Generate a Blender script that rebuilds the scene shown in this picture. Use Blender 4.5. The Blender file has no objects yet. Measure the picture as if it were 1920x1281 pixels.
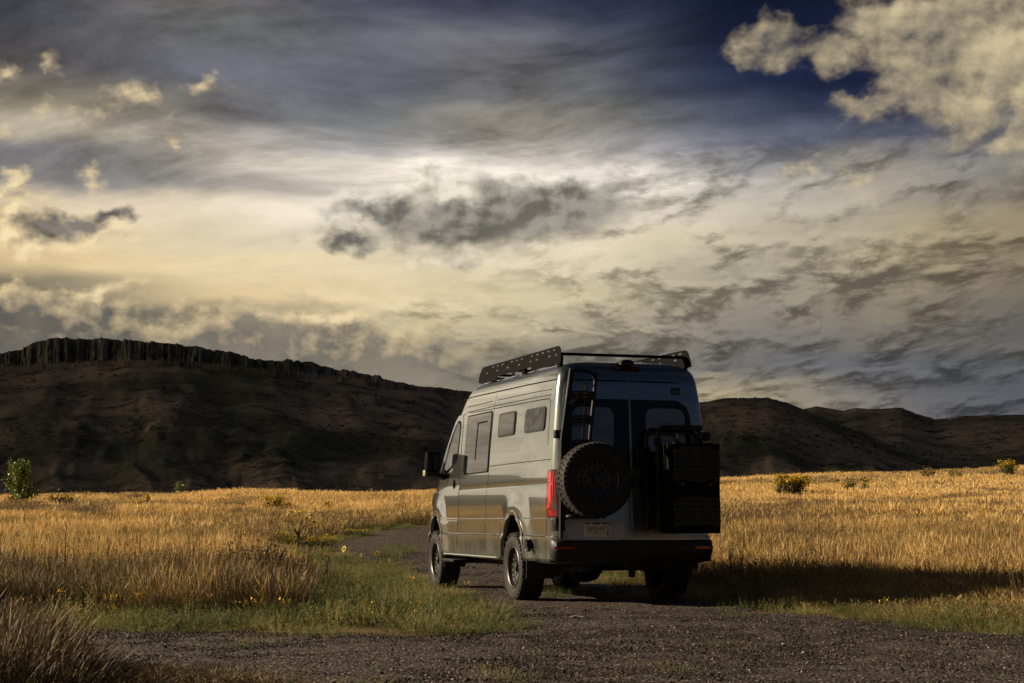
import bpy, bmesh, math, random
import numpy as np
from mathutils import Vector, Matrix, noise as mnoise

R = math.radians
sc = bpy.context.scene
COL = sc.collection

# ------------------------------------------------------------------ camera
CAM_H = 0.896
cam_d = bpy.data.cameras.new('camera')
cam_d.lens = 55.0
cam_d.sensor_width = 36.0
cam_d.clip_start = 0.1
cam_d.clip_end = 20000
cam = bpy.data.objects.new('camera', cam_d)
cam.location = (0, 0, CAM_H)
cam.rotation_euler = (R(90) + 0.11473, 0, 0)
COL.objects.link(cam)
sc.camera = cam
sc.view_settings.view_transform = 'Standard'
sc.view_settings.look = 'None'
sc.view_settings.exposure = 0.75
sc.view_settings.gamma = 1.0
sc.view_settings.use_curve_mapping = False
sc.cycles.max_bounces = 6; sc.cycles.diffuse_bounces = 3; sc.cycles.glossy_bounces = 4; sc.cycles.transparent_max_bounces = 6
sc.cycles.caustics_reflective = False; sc.cycles.caustics_refractive = False
sc.cycles.use_adaptive_sampling = True; sc.cycles.adaptive_threshold = 0.02

SUN_EL = R(21)
SUN_AZ = R(-79)          # from the left of the view (0 = straight ahead, +Y)


# ------------------------------------------------------------------ node maths helper
def lin(c):
    o = []
    for v in c[:3]:
        v = v / 255.0
        o.append(v / 12.92 if v <= 0.04045 else ((v + 0.055) / 1.055) ** 2.4)
    return (o[0], o[1], o[2], 1.0)


class V:
    """a float socket with arithmetic that adds math nodes"""
    def __init__(s, g, sock):
        s.g = g; s.s = sock
    def __add__(s, o): return s.g.m('ADD', s, o)
    __radd__ = __add__
    def __sub__(s, o): return s.g.m('SUBTRACT', s, o)
    def __rsub__(s, o): return s.g.m('SUBTRACT', o, s)
    def __mul__(s, o): return s.g.m('MULTIPLY', s, o)
    __rmul__ = __mul__
    def __truediv__(s, o): return s.g.m('DIVIDE', s, o)
    def __rtruediv__(s, o): return s.g.m('DIVIDE', o, s)


class G:
    def __init__(s, tree):
        s.t = tree; s.n = tree.nodes; s.l = tree.links
    def put(s, v, sock):
        if isinstance(v, V): s.l.new(v.s, sock)
        elif hasattr(v, 'is_output'): s.l.new(v, sock)
        else: sock.default_value = v
    def m(s, op, a, b=None, c=None, clamp=False):
        n = s.n.new('ShaderNodeMath'); n.operation = op; n.use_clamp = clamp
        s.put(a, n.inputs[0])
        if b is not None: s.put(b, n.inputs[1])
        if c is not None: s.put(c, n.inputs[2])
        return V(s, n.outputs[0])
    def clamp(s, a): return s.m('ADD', a, 0.0, clamp=True)
    def maxi(s, a, b): return s.m('MAXIMUM', a, b)
    def mini(s, a, b): return s.m('MINIMUM', a, b)
    def absv(s, a): return s.m('ABSOLUTE', a)
    def ss(s, v, a, b, lo=0.0, hi=1.0, kind='SMOOTHSTEP'):
        n = s.n.new('ShaderNodeMapRange'); n.interpolation_type = kind
        s.put(v, n.inputs[0])
        for i, x in enumerate((a, b, lo, hi)): s.put(x, n.inputs[i + 1])
        return V(s, n.outputs[0])
    def xyz(s, x, y, z=0.0):
        n = s.n.new('ShaderNodeCombineXYZ')
        for i, v in enumerate((x, y, z)): s.put(v, n.inputs[i])
        return n.outputs[0]
    def sep(s, vec):
        n = s.n.new('ShaderNodeSeparateXYZ'); s.put(vec, n.inputs[0])
        return [V(s, n.outputs[i]) for i in range(3)]
    def noise(s, vec, scale, detail=4, rough=0.55, dist=0.0, dim='2D', lac=2.0):
        n = s.n.new('ShaderNodeTexNoise'); n.noise_dimensions = dim
        s.put(vec, n.inputs['Vector'])
        n.inputs['Scale'].default_value = scale; n.inputs['Detail'].default_value = detail
        n.inputs['Roughness'].default_value = rough; n.inputs['Distortion'].default_value = dist
        n.inputs['Lacunarity'].default_value = lac
        return V(s, n.outputs['Fac'])
    def voronoi(s, vec, scale, feature='F1', out='Distance', dim='3D', rand=1.0):
        n = s.n.new('ShaderNodeTexVoronoi'); n.feature = feature; n.voronoi_dimensions = dim
        s.put(vec, n.inputs['Vector']); n.inputs['Scale'].default_value = scale
        n.inputs['Randomness'].default_value = rand
        return n.outputs[out]
    def mix(s, f, a, b, blend='MIX'):
        n = s.n.new('ShaderNodeMix'); n.data_type = 'RGBA'; n.blend_type = blend; n.clamp_factor = True
        s.put(f, n.inputs[0]); s.put(a, n.inputs[6]); s.put(b, n.inputs[7])
        return n.outputs[2]
    def ramp(s, f, stops, interp='LINEAR'):
        n = s.n.new('ShaderNodeValToRGB'); e = n.color_ramp; e.interpolation = interp
        while len(e.elements) < len(stops): e.elements.new(0.5)
        for el, (p, c) in zip(e.elements, stops):
            el.position = p; el.color = c if len(c) == 4 else (*c, 1)
        s.put(f, n.inputs[0])
        return n.outputs[0]
    def scale_col(s, col, f):
        n = s.n.new('ShaderNodeVectorMath'); n.operation = 'SCALE'
        s.put(col, n.inputs[0]); s.put(f, n.inputs['Scale'])
        return n.outputs[0]


# ------------------------------------------------------------------ world: sky with layered clouds
def build_world():
    w = bpy.data.worlds.new('World'); sc.world = w; w.use_nodes = True
    t = w.node_tree; t.nodes.clear(); g = G(t)
    out = t.nodes.new('ShaderNodeOutputWorld'); bg = t.nodes.new('ShaderNodeBackground')
    t.links.new(bg.outputs[0], out.inputs[0])
    tc = t.nodes.new('ShaderNodeTexCoord')
    dx, dy, dz = g.sep(tc.outputs['Generated'])
    sky = t.nodes.new('ShaderNodeTexSky'); sky.sky_type = 'NISHITA'; sky.sun_disc = False
    sky.sun_elevation = SUN_EL; sky.sun_rotation = SUN_AZ
    sky.altitude = 1700; sky.air_density = 1.0; sky.dust_density = 0.6; sky.ozone_density = 2.0
    # clear sky: physical sky, seen through a polarising filter that deepens the blue
    clear = g.mix(1.0, g.scale_col(sky.outputs[0], 0.026), (0.36, 0.42, 0.54, 1), 'MULTIPLY')
    el = g.m('ARCSINE', g.m('MINIMUM', g.m('MAXIMUM', dz, -1.0), 1.0))
    az = g.m('ARCTAN2', dx, dy)
    K = 2.933
    U = az * K + 0.960           # angular sky coordinates (thousands of arc units)
    W = 0.979 - el * K
    def UP(x, y):
        f = 2933.0; cp, sp = math.cos(0.11473), math.sin(0.11473)
        a = (x - 960) / f; b = (640.5 - y) / f
        d = Vector((a, cp - b * sp, sp + b * cp)).normalized()
        return math.atan2(d.x, d.y) * K + .96, .979 - math.asin(d.z) * K
    # cloud-plane coordinates
    dzp = g.maxi(dz, 0.0) + 0.15
    px = dx / dzp; py = dy / dzp
    P = g.xyz(px, py)
    n_w1 = g.noise(P, 1.3, 2, 0.5)
    n_w2 = g.noise(g.xyz(px + 7.3, py - 3.1), 1.3, 2, 0.5)
    n_f1 = g.noise(P, 6.0, 3, 0.55)
    Uw = U + (n_w1 - .5) * 0.16 + (n_f1 - .5) * 0.05
    Ww = W + (n_w2 - .5) * 0.06 + (n_f1 - .5) * 0.045
    xs = [0, 160, 320, 480, 640, 800, 960, 1120, 1280, 1440, 1600, 1760, 1920]
    rows = [
     (0,   "585864 62606a 69676a 625f68 4e5062 40425a 40445e 2e3450 131a30 0c1326 0f1528 15192a 1a1e30"),
     (80,  "464858 555662 64646b 646870 585a69 5a5c6c 6a6a76 4e5266 1a2138 121a34 141b34 181e34 1c2238"),
     (160, "5c5a5f 585862 525462 555767 555869 5c5f70 7a7a82 62656f 2e3650 161e3a 161e38 202842 3c3e4b"),
     (220, "6e6a62 767068 6e6b6c 646570 636672 74767e 9e9892 828284 545868 384058 262e48 2d3248 4b4b50"),
     (270, "a59b87 aaa08e aca394 a09992 908e8e aaa49e c4bcb0 a29d98 74757e 64677a 555a6c 505464 55565f"),
     (310, "737173 787678 969189 beb4a5 cdc3b4 dcd2c3 e6dccd c6beb3 989592 7d7e84 8a837a 6e6e73 646262"),
     (350, "7d7a78 827f80 96938f b0a8a0 d7cdbe ebe1d0 ede3d4 dad0c0 b6afa2 96928c 968e7d 7d7a76 696662"),
     (400, "d7c3a0 e1cdaf e6d4b9 ebdcc3 eee0ca e8dac6 dcd2be d0c6b4 c0b6a4 aaa291 9b9484 878073 787062"),
     (450, "dcc396 dec8a0 dccaa8 d4c6ac e1d2b6 e4d6be e0d2b8 cfc2a8 beb298 a59b87 9b917d 968a70 82765f"),
     (500, "d0b789 e1c896 e4cda0 e6d0a5 e4d0aa e4d2b0 dccdae beb296 aaa08a 968e7d a0947a 96886c 7d705a"),
     (550, "79715f 9a8e73 cdb68a e1c898 e4cda0 decba2 cdbe9b b4a88a 9b927d 8c8473 877e6c 827662 696052"),
     (600, "5f5c56 69645c 7d7564 968a70 afa080 beaf8c b4a78a a09680 8c8474 787268 827864 70685c 5c5852"),
     (650, "5c5a56 62605a 696762 767164 7d7667 787368 7d7666 7d7669 736e66 696662 6e685f 625e58 555452"),
     (700, "5a5854 625f5a 6e6a62 767166 80796a 827b6c 827c6e 78746a 6e6b67 626161 5c5c5f 55565a 505256"),
     (750, "605d57 6a6660 767168 7c7668 847d6c 877f6e 8a8270 978a70 a69676 8e836c 706c66 54555a 4c4e54"),
     (810, "605d57 6a6660 767168 7c7668 847d6c 877f6e 8a8270 978a70 a09070 887e6a 6c6864 54555a 4c4e54"),
    ]
    u0, u1 = UP(0, 500)[0], UP(1920, 500)[0]
    fU = g.ss(Uw, u0, u1, 0, 1, 'LINEAR')
    c = None; pv = None
    for y, s in rows:
        cols = [lin(tuple(int(h[i:i + 2], 16) for i in (0, 2, 4))) for h in s.split()]
        if y < 240: cols = [(k[0] * 1.05, k[1] * 1.02, k[2] * .88, 1) if x < 1150 else k for x, k in zip(xs, cols)]
        st = [((UP(x, 500)[0] - u0) / (u1 - u0), k) for x, k in zip(xs, cols)]
        r = g.ramp(fU, st, 'B_SPLINE')
        v = UP(960, y)[1]
        c = r if c is None else g.mix(g.ss(Ww, pv, v), c, r)
        pv = v
    # --- the rest of the sky dome: clear blue with broken veils and banks, the same kinds as in view
    gen_n = g.noise(g.xyz(px + 2.0, py + 4.0), 0.9, 7, 0.62, 0.4)
    cov = g.ss(gen_n, 0.47, 0.68)
    warm = g.ss(dx, -0.75, 0.35, 1.0, 0.0)
    gcol = g.mix(warm, lin((54, 59, 74)), (1.25, 1.06, 0.76, 1))
    gen = g.mix(cov * g.ss(dx, -0.9, 0.3, 0.9, 0.65), clear, gcol)
    low = g.ss(el, 0.0, 0.30, 1.0, 0.0)
    gen = g.mix(low * g.ss(dx, -0.9, 0.3, 0.85, 0.5), gen, g.mix(warm, lin((56, 60, 70)), (1.25, 1.04, 0.72, 1)))
    side = g.maxi(g.ss(g.absv(az), 0.33, 0.52), g.ss(el, 0.31, 0.60))
    # --- streaks of high cirrus
    ca, sa = math.cos(R(-16)), math.sin(R(-16))
    wx = px + (n_w1 - .5) * .25; wy = py + (n_w2 - .5) * .35
    sx = wx * ca + wy * sa; sy = wy * ca - wx * sa
    st1 = g.noise(g.xyz(sx * 1.5, sy * 2.6), 1.8, 7, 0.64)
    streak = (st1 - .5) * 1.5
    a_cir = g.ss(W, 0.30, 0.44, 1.0, 0.16) * g.ss(Uw, 1.15, 1.45, 1.0, 0.5)
    c = g.mix(side, c, gen)
    c = g.scale_col(c, g.maxi(1.0 + streak * a_cir * 1.75, 0.3))
    # --- billowed altocumulus: lit from the left and above, grey below
    ed = g.maxi(el, 0.0) + 0.12
    lx = az / ed; ly = g.m('LOGARITHM', ed, math.e) * 2.3
    def bill(ox, oy):
        return g.noise(g.xyz(lx + (n_w1 - .5) * .25 + ox, ly + (n_w2 - .5) * .2 + oy), 8.0, 8, 0.60)
    b0 = bill(0, 0); b1 = bill(-0.015, 0.040)
    lowf = g.noise(g.xyz(lx * .8 + 5.0, ly + 2.0), 2.2, 3, 0.5)
    dens = g.ss(b0 + (lowf - .5) * .32, 0.32, 0.58)
    lit = g.ss(0.46 + (b0 - b1) * 3.8 - (lowf - .5) * 1.2 - (b0 - .5) * 1.0, 0.0, 1.0)
    puff = 1.26 - dens * (0.76 - lit * 0.86)
    a_alto = g.ss(Ww, 0.22, 0.36) * g.ss(Uw + (Ww - .3) * 0.5, 0.95, 1.30, 0.04, 1.0)
    a_alto = g.maxi(a_alto, g.ss(Ww, 0.535, 0.60) * g.ss(Uw, 0.3, 0.9, 0.0, 0.9))
    a_alto = g.maxi(a_alto, side * 0.6) * g.ss(g.absv(az), 2.2, 2.9, 1.0, 0.0)
    c = g.scale_col(c, 1.0 + (puff - 1.0) * a_alto)
    # --- cumulus: puffs with bright edges turned to the sun and grey bodies
    wn = g.noise(g.xyz(U, W * 1.4), 15.0, 3, 0.55)
    wm = g.noise(g.xyz(U + 4.4, W * 1.4), 15.0, 3, 0.55)
    Q = g.xyz(U + (wn - .5) * .085, W + (wm - .5) * .06)
    cv = g.xyz(U, W * 1.3)
    cn0 = g.noise(cv, 12.0, 6, 0.54)
    cn1 = g.noise(g.xyz(U - .011, W * 1.3 - .020), 12.0, 6, 0.54)
    big = g.noise(cv, 5.0, 2, 0.5)
    slope = cn0 - cn1
    def field(es):
        f = None
        for (x, y, rx, ry) in es:
            a, b = UP(x, y); ix, iy = 1000.0 / rx, 1000.0 / ry
            n = g.n.new('ShaderNodeVectorMath'); n.operation = 'MULTIPLY_ADD'
            g.l.new(Q, n.inputs[0]); n.inputs[1].default_value = (ix, iy, 0); n.inputs[2].default_value = (-a * ix, -b * iy, 0)
            k = g.n.new('ShaderNodeVectorMath'); k.operation = 'LENGTH'; g.l.new(n.outputs[0], k.inputs[0])
            e = V(g, k.outputs['Value'])
            f = e if f is None else g.m('SMOOTH_MIN', f, e, 0.35)
        return 1.0 - f
    def cumulus(c, es, amp, lit, shade, soft=0.30, bias=0.0, gain=5.0, opac=1.0, tilt=0.55, body=0.35):
        f = field(es)
        d0 = f + (cn0 - .5) * amp + bias
        m = g.ss(d0, 0.0, soft)
        l = g.clamp(slope * gain + tilt - (big - .5) * 1.5 - g.clamp(d0) * body)
        return g.mix(m * opac, c, g.mix(l, lin(shade), lin(lit)))
    def core(c, es, amp, shade, soft=0.6, opac=0.85, bias=0.0):
        d0 = field(es) + (cn0 - .5) * amp + bias
        return g.mix(g.ss(d0, 0.0, soft) * opac, c, g.mix(g.clamp(slope * 5.0 + .35), lin(shade), lin(tuple(v * 1.5 for v in shade))))
    # far right, lit bank against the blue
    c = cumulus(c, [(1455, 84, 100, 52), (1560, 92, 80, 44), (1700, 50, 140, 100), (1810, 60, 190, 160), (1640, 196, 100, 30),
                    (1740, 160, 130, 72), (1810, 210, 100, 66), (1922, 100, 120, 190), (1915, 262, 44, 46)], 1.35,
                (202, 184, 146), (96, 92, 88), 0.9, 0.12, 1.7, 0.97, 0.80, 0.42)
    # small puffs on the left
    c = cumulus(c, [(12, 136, 60, 46), (88, 122, 60, 34), (126, 210, 90, 36), (258, 176, 60, 58), (384, 172, 64, 34), (318, 217, 20, 14),
                    (20, 248, 28, 34), (335, 262, 20, 11), (30, 326, 50, 24), (172, 334, 50, 38)], 1.9,
                (222, 199, 156), (128, 119, 106), 0.9, -0.26, 3.0, 0.92, 0.72, 0.2)
    # cumulus on the left
    c = cumulus(c, [(55, 420, 130, 76), (150, 412, 130, 50)], 1.9, (244, 220, 170), (168, 148, 118), 0.7, -0.08, 4.0, 0.95, 0.7, 0.1)
    c = core(c, [(95, 424, 70, 36), (140, 412, 70, 26), (205, 404, 64, 20)], 1.2, (76, 73, 72), 0.8, 0.92, 0.10)
    # big central cumulus
    c = cumulus(c, [(800, 352, 86, 50), (905, 380, 220, 76), (1040, 372, 130, 54), (690, 392, 110, 42)],
                1.5, (252, 243, 222), (168, 160, 144), 0.6, -0.05, 3.5, 0.92, 0.85, 0.25)
    c = cumulus(c, [(690, 455, 170, 40), (890, 446, 190, 56), (850, 488, 230, 26)], 1.9, (226, 213, 186), (138, 132, 118), 1.0, -0.10, 3.5, 0.85, 0.6, 0.2)
    c = core(c, [(930, 402, 230, 62), (850, 428, 160, 46), (1060, 378, 120, 42), (655, 450, 70, 26), (720, 398, 110, 28)], 0.9, (96, 93, 86), 1.0, 0.93, 0.36)
    c = cumulus(c, [(792, 352, 56, 34), (850, 362, 60, 24), (980, 336, 50, 16)], 1.3, (248, 238, 216), (180, 170, 152), 1.0, 0.08, 3.0, 0.8, 0.75, 0.2)
    # pale bank right of the middle
    c = cumulus(c, [(1510, 326, 100, 36), (1590, 336, 100, 48)], 2.4, (200, 184, 150), (120, 114, 104), 0.8, -0.25, 4.0, 0.85, 0.6, 0.2)
    # the low grey bank over the mesa, its ragged top edge catching the light
    bu = g.ss(U, UP(0, 560)[0], UP(1050, 560)[0], 0, 1, 'LINEAR')
    edge = UP(500, 512)[1] + bu * 0.125 - bu * bu * 0.025
    d = (W - edge) * 14.0 + (cn0 - .5) * 2.6 + (big - .5) * 1.2
    bm = g.ss(d, 0.0, 0.55) * g.ss(bu, 0.62, 1.0, 1.0, 0.0) * g.ss(U, -0.35, 0.02)
    bl = g.clamp(slope * 3.0 + 0.95 - d * 0.75)
    bshade = g.mix(g.clamp((big - .5) * 2.5 + (cn0 - .5) * 1.2 + .35 + bu * .3), lin((84, 83, 80)), lin((134, 126, 110)))
    c = g.mix(bm * 0.92, c, g.mix(bl, bshade, lin((216, 192, 148))))
    # lit knobs along the low bank
    c = cumulus(c, [(175, 553, 40, 24), (110, 524, 50, 16), (500, 575, 40, 24), (598, 596, 64, 22), (668, 598, 90, 24)], 2.6,
                (234, 212, 166), (140, 130, 110), 0.8, -0.35, 4.0, 0.85, 0.6, 0.2)
    hs = t.nodes.new('ShaderNodeHueSaturation'); hs.inputs['Saturation'].default_value = 0.96; hs.inputs['Value'].default_value = 1.05
    t.links.new(c, hs.inputs['Color']); c = hs.outputs[0]
    # below the horizon: plain dark earth tone (never in view)
    c = g.mix(g.ss(el, -0.03, 0.0, 1.0, 0.0), c, lin((40, 34, 26)))
    t.links.new(c if not isinstance(c, V) else c.s, bg.inputs[0])
    bg.inputs[1].default_value = SKY_STRENGTH
    w.cycles.sampling_method = 'NONE'

SKY_STRENGTH = 0.595
build_world()

# ------------------------------------------------------------------ sun
sl = bpy.data.lights.new('sun', 'SUN'); sl.energy = 5.0; sl.angle = R(0.55); sl.color = (1.0, 0.80, 0.555)
sun = bpy.data.objects.new('sun', sl)
sdir = Vector((math.sin(SUN_AZ) * math.cos(SUN_EL), math.cos(SUN_AZ) * math.cos(SUN_EL), math.sin(SUN_EL)))
sun.rotation_euler = sdir.to_track_quat('Z', 'Y').to_euler()
sun.location = sdir * 60
COL.objects.link(sun)

# ------------------------------------------------------------------ lie of the land
def hash2(ix, iy, seed):
    h = (ix * 374761393 + iy * 668265263 + seed * 1442695041) & 0xFFFFFFFF
    h = ((h ^ (h >> 13)) * 1274126177) & 0xFFFFFFFF
    return ((h ^ (h >> 16)) & 0xFFFFFF) / float(0xFFFFFF)

def vnoise(x, y, seed=0):
    """value noise on numpy arrays, 0..1"""
    x = np.asarray(x, float); y = np.asarray(y, float)
    ix = np.floor(x).astype(np.int64); iy = np.floor(y).astype(np.int64)
    fx = x - ix; fy = y - iy
    fx = fx * fx * (3 - 2 * fx); fy = fy * fy * (3 - 2 * fy)
    a = hash2(ix, iy, seed); b = hash2(ix + 1, iy, seed); c = hash2(ix, iy + 1, seed); d = hash2(ix + 1, iy + 1, seed)
    return (a * (1 - fx) + b * fx) * (1 - fy) + (c * (1 - fx) + d * fx) * fy

def fbm(x, y, seed=0, octv=4, rough=0.5):
    s = 0.0; a = 1.0; t = 0.0
    for i in range(octv):
        s = s + a * vnoise(np.asarray(x) * 2 ** i, np.asarray(y) * 2 ** i, seed + i * 17); t += a; a *= rough
    return s / t

GRAVEL = [(-5.6, 13.1), (-4.6, 13.2), (-3.3, 12.95), (-2, 12.9), (-.9, 12.4), (-.26, 12.7), (.05, 14), (-.16, 15.4), (-.64, 18.9), (-1.2, 22.5),
          (-1.75, 25.3), (-3.1, 29.2), (-3.75, 32.5), (-3.9, 36), (-3.5, 39.9), (-2.7, 42.7), (-1.5, 45.5), (-.6, 46.5), (-.7, 44), (-1.3, 40), (-1.2, 35), (.2, 28),
          (1.1, 23.0), (2.04, 18.9), (2.5, 15.9), (3.07, 15.1), (3.5, 13.4), (3.9, 12.1), (6.5, 9.5), (10, 6.0), (17, 0), (60, -20), (70, -95), (-15, -95), (-3, -30), (-1.2, -6), (-.3, 3),
          (-.7, 7.5), (-1.25, 8.95), (-2.3, 9.35), (-3.6, 10.1), (-4.8, 11.0), (-5.8, 12.0)]

def sdf_poly(x, y, poly):
    """signed distance, negative inside"""
    x = np.asarray(x, float); y = np.asarray(y, float)
    d = np.full(x.shape, 1e9); ins = np.zeros(x.shape, bool); n = len(poly)
    for i in range(n):
        x0, y0 = poly[i]; x1, y1 = poly[(i + 1) % n]
        ex, ey = x1 - x0, y1 - y0
        t = np.clip(((x - x0) * ex + (y - y0) * ey) / (ex * ex + ey * ey), 0, 1)
        d = np.minimum(d, np.hypot(x - x0 - t * ex, y - y0 - t * ey))
        cond = ((y0 > y) != (y1 > y))
        xc = x0 + (y - y0) * ex / (ey if abs(ey) > 1e-9 else 1e-9)
        ins ^= cond & (x < xc)
    return np.where(ins, -d, d)

def ground_z(x, y):
    x = np.asarray(x, float); y = np.asarray(y, float)
    lat = 3.55 + 0.034 * np.clip(x, -90, 90)
    t = np.clip((y - 22.0) / 100.0, 0, None)
    g = np.where(t < 1.05, t ** 1.15, 1.05 ** 1.15 - (t - 1.05) * 0.9)
    g = np.maximum(g, -1.6)
    r = np.hypot(x, y)
    h = lat * np.where(y > 22, g, 0.0)
    amp = np.clip((r - 24) / 40.0, 0, 1)
    h = h + amp * ((fbm(x / 14.0, y / 22.0, 5, 3) - .5) * 0.9 + (fbm(x / 33.0 + 3.3, y / 40.0, 6, 2) - .5) * 1.3)
    near = np.clip((np.hypot(x - .6, y - 20.5) - 4.0) / 6.0, 0, 1)
    h = h + near * (fbm(x / 1.7, y / 1.7, 9, 3) - .5) * 0.10
    return h

# ------------------------------------------------------------------ materials
def new_mat(name):
    m = bpy.data.materials.new(name); m.use_nodes = True
    t = m.node_tree; b = t.nodes['Principled BSDF']
    return m, G(t), b

def setp(b, **k):
    names = {'base': 'Base Color', 'rough': 'Roughness', 'metal': 'Metallic', 'coat': 'Coat Weight', 'coatr': 'Coat Roughness',
             'spec': 'Specular IOR Level', 'ior': 'IOR', 'sheen': 'Sheen Weight', 'sub': 'Subsurface Weight', 'emis': 'Emission Color', 'emits': 'Emission Strength',
             'trans': 'Transmission Weight'}
    for a, v in k.items():
        s = b.inputs[names[a]]
        s.default_value = (*v, 1) if isinstance(v, tuple) and len(v) == 3 else v

def simple(name, base, rough=0.5, noise=0.0, scale=20.0, bump=0.0, **k):
    m, g, b = new_mat(name)
    setp(b, base=base, rough=rough, **k)
    tc = g.n.new('ShaderNodeTexCoord')
    if noise:
        n = g.noise(tc.outputs['Object'], scale, 5, 0.6, dim='3D')
        c = g.mix(g.clamp((n - .3) * 2.5), tuple(v * (1 - noise) for v in base) + (1,), tuple(min(1, v * (1 + noise)) for v in base) + (1,))
        g.l.new(c, b.inputs['Base Color'])
        g.put(g.clamp(rough + (n - .5) * noise * 0.5), b.inputs['Roughness'])
        if bump:
            bn = g.n.new('ShaderNodeBump'); bn.inputs['Strength'].default_value = bump; bn.inputs['Distance'].default_value = 0.01
            g.put(n, bn.inputs['Height']); g.l.new(bn.outputs[0], b.inputs['Normal'])
    return m

M = {}
def mats_van():
    # metallic grey-green paint under clear coat, with a film of road dust low on the panels
    m, g, b = new_mat('van_paint')
    tc = g.n.new('ShaderNodeTexCoord'); o = tc.outputs['Object']
    x, y, z = g.sep(o)
    n = g.noise(o, 3.0, 6, 0.65, dim='3D')
    dust = g.clamp(g.ss(z, 0.45, 1.0, 1.0, 0.0) * (0.22 + (n - .48) * 1.1))
    fl = g.noise(o, 900, 1, 0.5, dim='3D')
    base = g.mix(g.clamp(fl), (0.235, 0.255, 0.24, 1), (0.295, 0.315, 0.295, 1))
    g.l.new(g.mix(dust * 0.55, base, (0.17, 0.14, 0.10, 1)), b.inputs['Base Color'])
    g.put(g.clamp(0.93 - dust * 0.5), b.inputs['Metallic'])
    g.put(g.clamp(0.21 + dust * 0.3 + (n - .5) * .03), b.inputs['Roughness'])
    setp(b, coat=1.0, coatr=0.03)
    g.put(g.clamp(0.025 + dust * 0.3), b.inputs['Coat Roughness'])
    M['paint'] = m
    M['black'] = simple('black_powder_coat', (0.013, 0.013, 0.0142), 0.45, 0.3, 60, 0.1, spec=0.2)
    M['rack'] = simple('rack_black', (0.0065, 0.0065, 0.007), 0.65, 0.3, 60, 0.1, spec=0.02)
    M['boxpanel'] = simple('box_panel_black', (0.0155, 0.0155, 0.017), 0.45, 0.25, 70, 0.1, spec=0.3)
    M['plastic'] = simple('black_bumper_plastic', (0.011, 0.011, 0.0125), 0.5, 0.35, 40, 0.15, spec=0.35)
    M['under'] = simple('underbody_black', (0.010, 0.009, 0.008), 0.8, 0.4, 12)
    m, g, b = new_mat('tyre_rubber')
    tc = g.n.new('ShaderNodeTexCoord')
    n = g.noise(tc.outputs['Object'], 14, 6, 0.65, dim='3D')
    g.l.new(g.mix(g.clamp((n - .42) * 3.2), (0.014, 0.013, 0.013, 1), (0.027, 0.023, 0.020, 1)), b.inputs['Base Color'])
    setp(b, rough=0.78, spec=0.35); M['rubber'] = m
    M['rim'] = simple('black_rim', (0.015, 0.015, 0.016), 0.42, 0.3, 30, spec=.5)
    M['steel'] = simple('bare_bolt_steel', (0.45, 0.44, 0.42), 0.3, 0.2, 50, metal=1.0)
    m, g, b = new_mat('tinted_glass'); setp(b, base=(0.006, 0.006, 0.007), rough=0.05, spec=0.35)
    M['glass'] = m
    m, g, b = new_mat('clear_dark_pane'); setp(b, base=(0.075, 0.090, 0.094), rough=0.02, spec=0.9, coat=1.0, coatr=0.01)
    M['pane'] = m
    m, g, b = new_mat('side_privacy_glass'); setp(b, base=(0.008, 0.008, 0.009), rough=0.02, spec=0.6)
    M['sideglass'] = m
    m, g, b = new_mat('red_lens'); setp(b, base=(0.30, 0.008, 0.006), rough=0.12, coat=.4, coatr=0.02); M['red'] = m
    m, g, b = new_mat('deep_red_lens'); setp(b, base=(0.085, 0.003, 0.003), rough=0.1, coat=.5, coatr=0.02); M['darkred'] = m
    m, g, b = new_mat('bright_red_lens'); setp(b, base=(0.46, 0.012, 0.009), rough=0.2, coat=.3, coatr=0.02); M['brightred'] = m
    m, g, b = new_mat('smoke_lens'); setp(b, base=(0.16, 0.155, 0.15), rough=0.12, coat=1.0); M['smoke'] = m
    M['seam'] = simple('panel_gap', (0.004, 0.004, 0.004), 0.7, spec=0.04)
    M['plate_white'] = simple('plate_enamel', (0.62, 0.60, 0.54), 0.35, 0.06, 40)
    M['plate_green'] = simple('plate_dark_green', (0.010, 0.016, 0.014), 0.35)
    M['plate_ink'] = simple('plate_ink', (0.012, 0.012, 0.016), 0.4)
    M['sticker'] = simple('orange_sticker', (0.42, 0.06, 0.025), 0.5)
    M['lamp'] = simple('clear_lamp', (0.55, 0.50, 0.42), 0.2, metal=0.3, coat=1.0)
    M['badge'] = simple('badge_grey', (0.10, 0.11, 0.13), 0.4)

mats_van()


# ------------------------------------------------------------------ mesh helpers
def obj(name, me, mat, parent=None, smooth=None):
    if isinstance(me, bmesh.types.BMesh):
        b = me; me = bpy.data.meshes.new(name); b.to_mesh(me); b.free()
    o = bpy.data.objects.new(name, me); COL.objects.link(o)
    if mat is not None:
        for m in (mat if isinstance(mat, (list, tuple)) else [mat]): me.materials.append(m)
    if smooth:
        me.polygons.foreach_set('use_smooth', [True] * len(me.polygons))
        if smooth is not True: me.set_sharp_from_angle(angle=R(smooth))
    if parent is not None: o.parent = parent
    return o

def tag(o, label=None, cat=None, group=None, kind=None):
    if label: o['label'] = label
    if cat: o['category'] = cat
    if group: o['group'] = group
    if kind: o['kind'] = kind
    return o

def empty(name, loc=(0, 0, 0), rz=0.0):
    o = bpy.data.objects.new(name, None); COL.objects.link(o); o.location = loc; o.rotation_euler = (0, 0, rz)
    o.empty_display_size = 0.1
    return o

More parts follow.
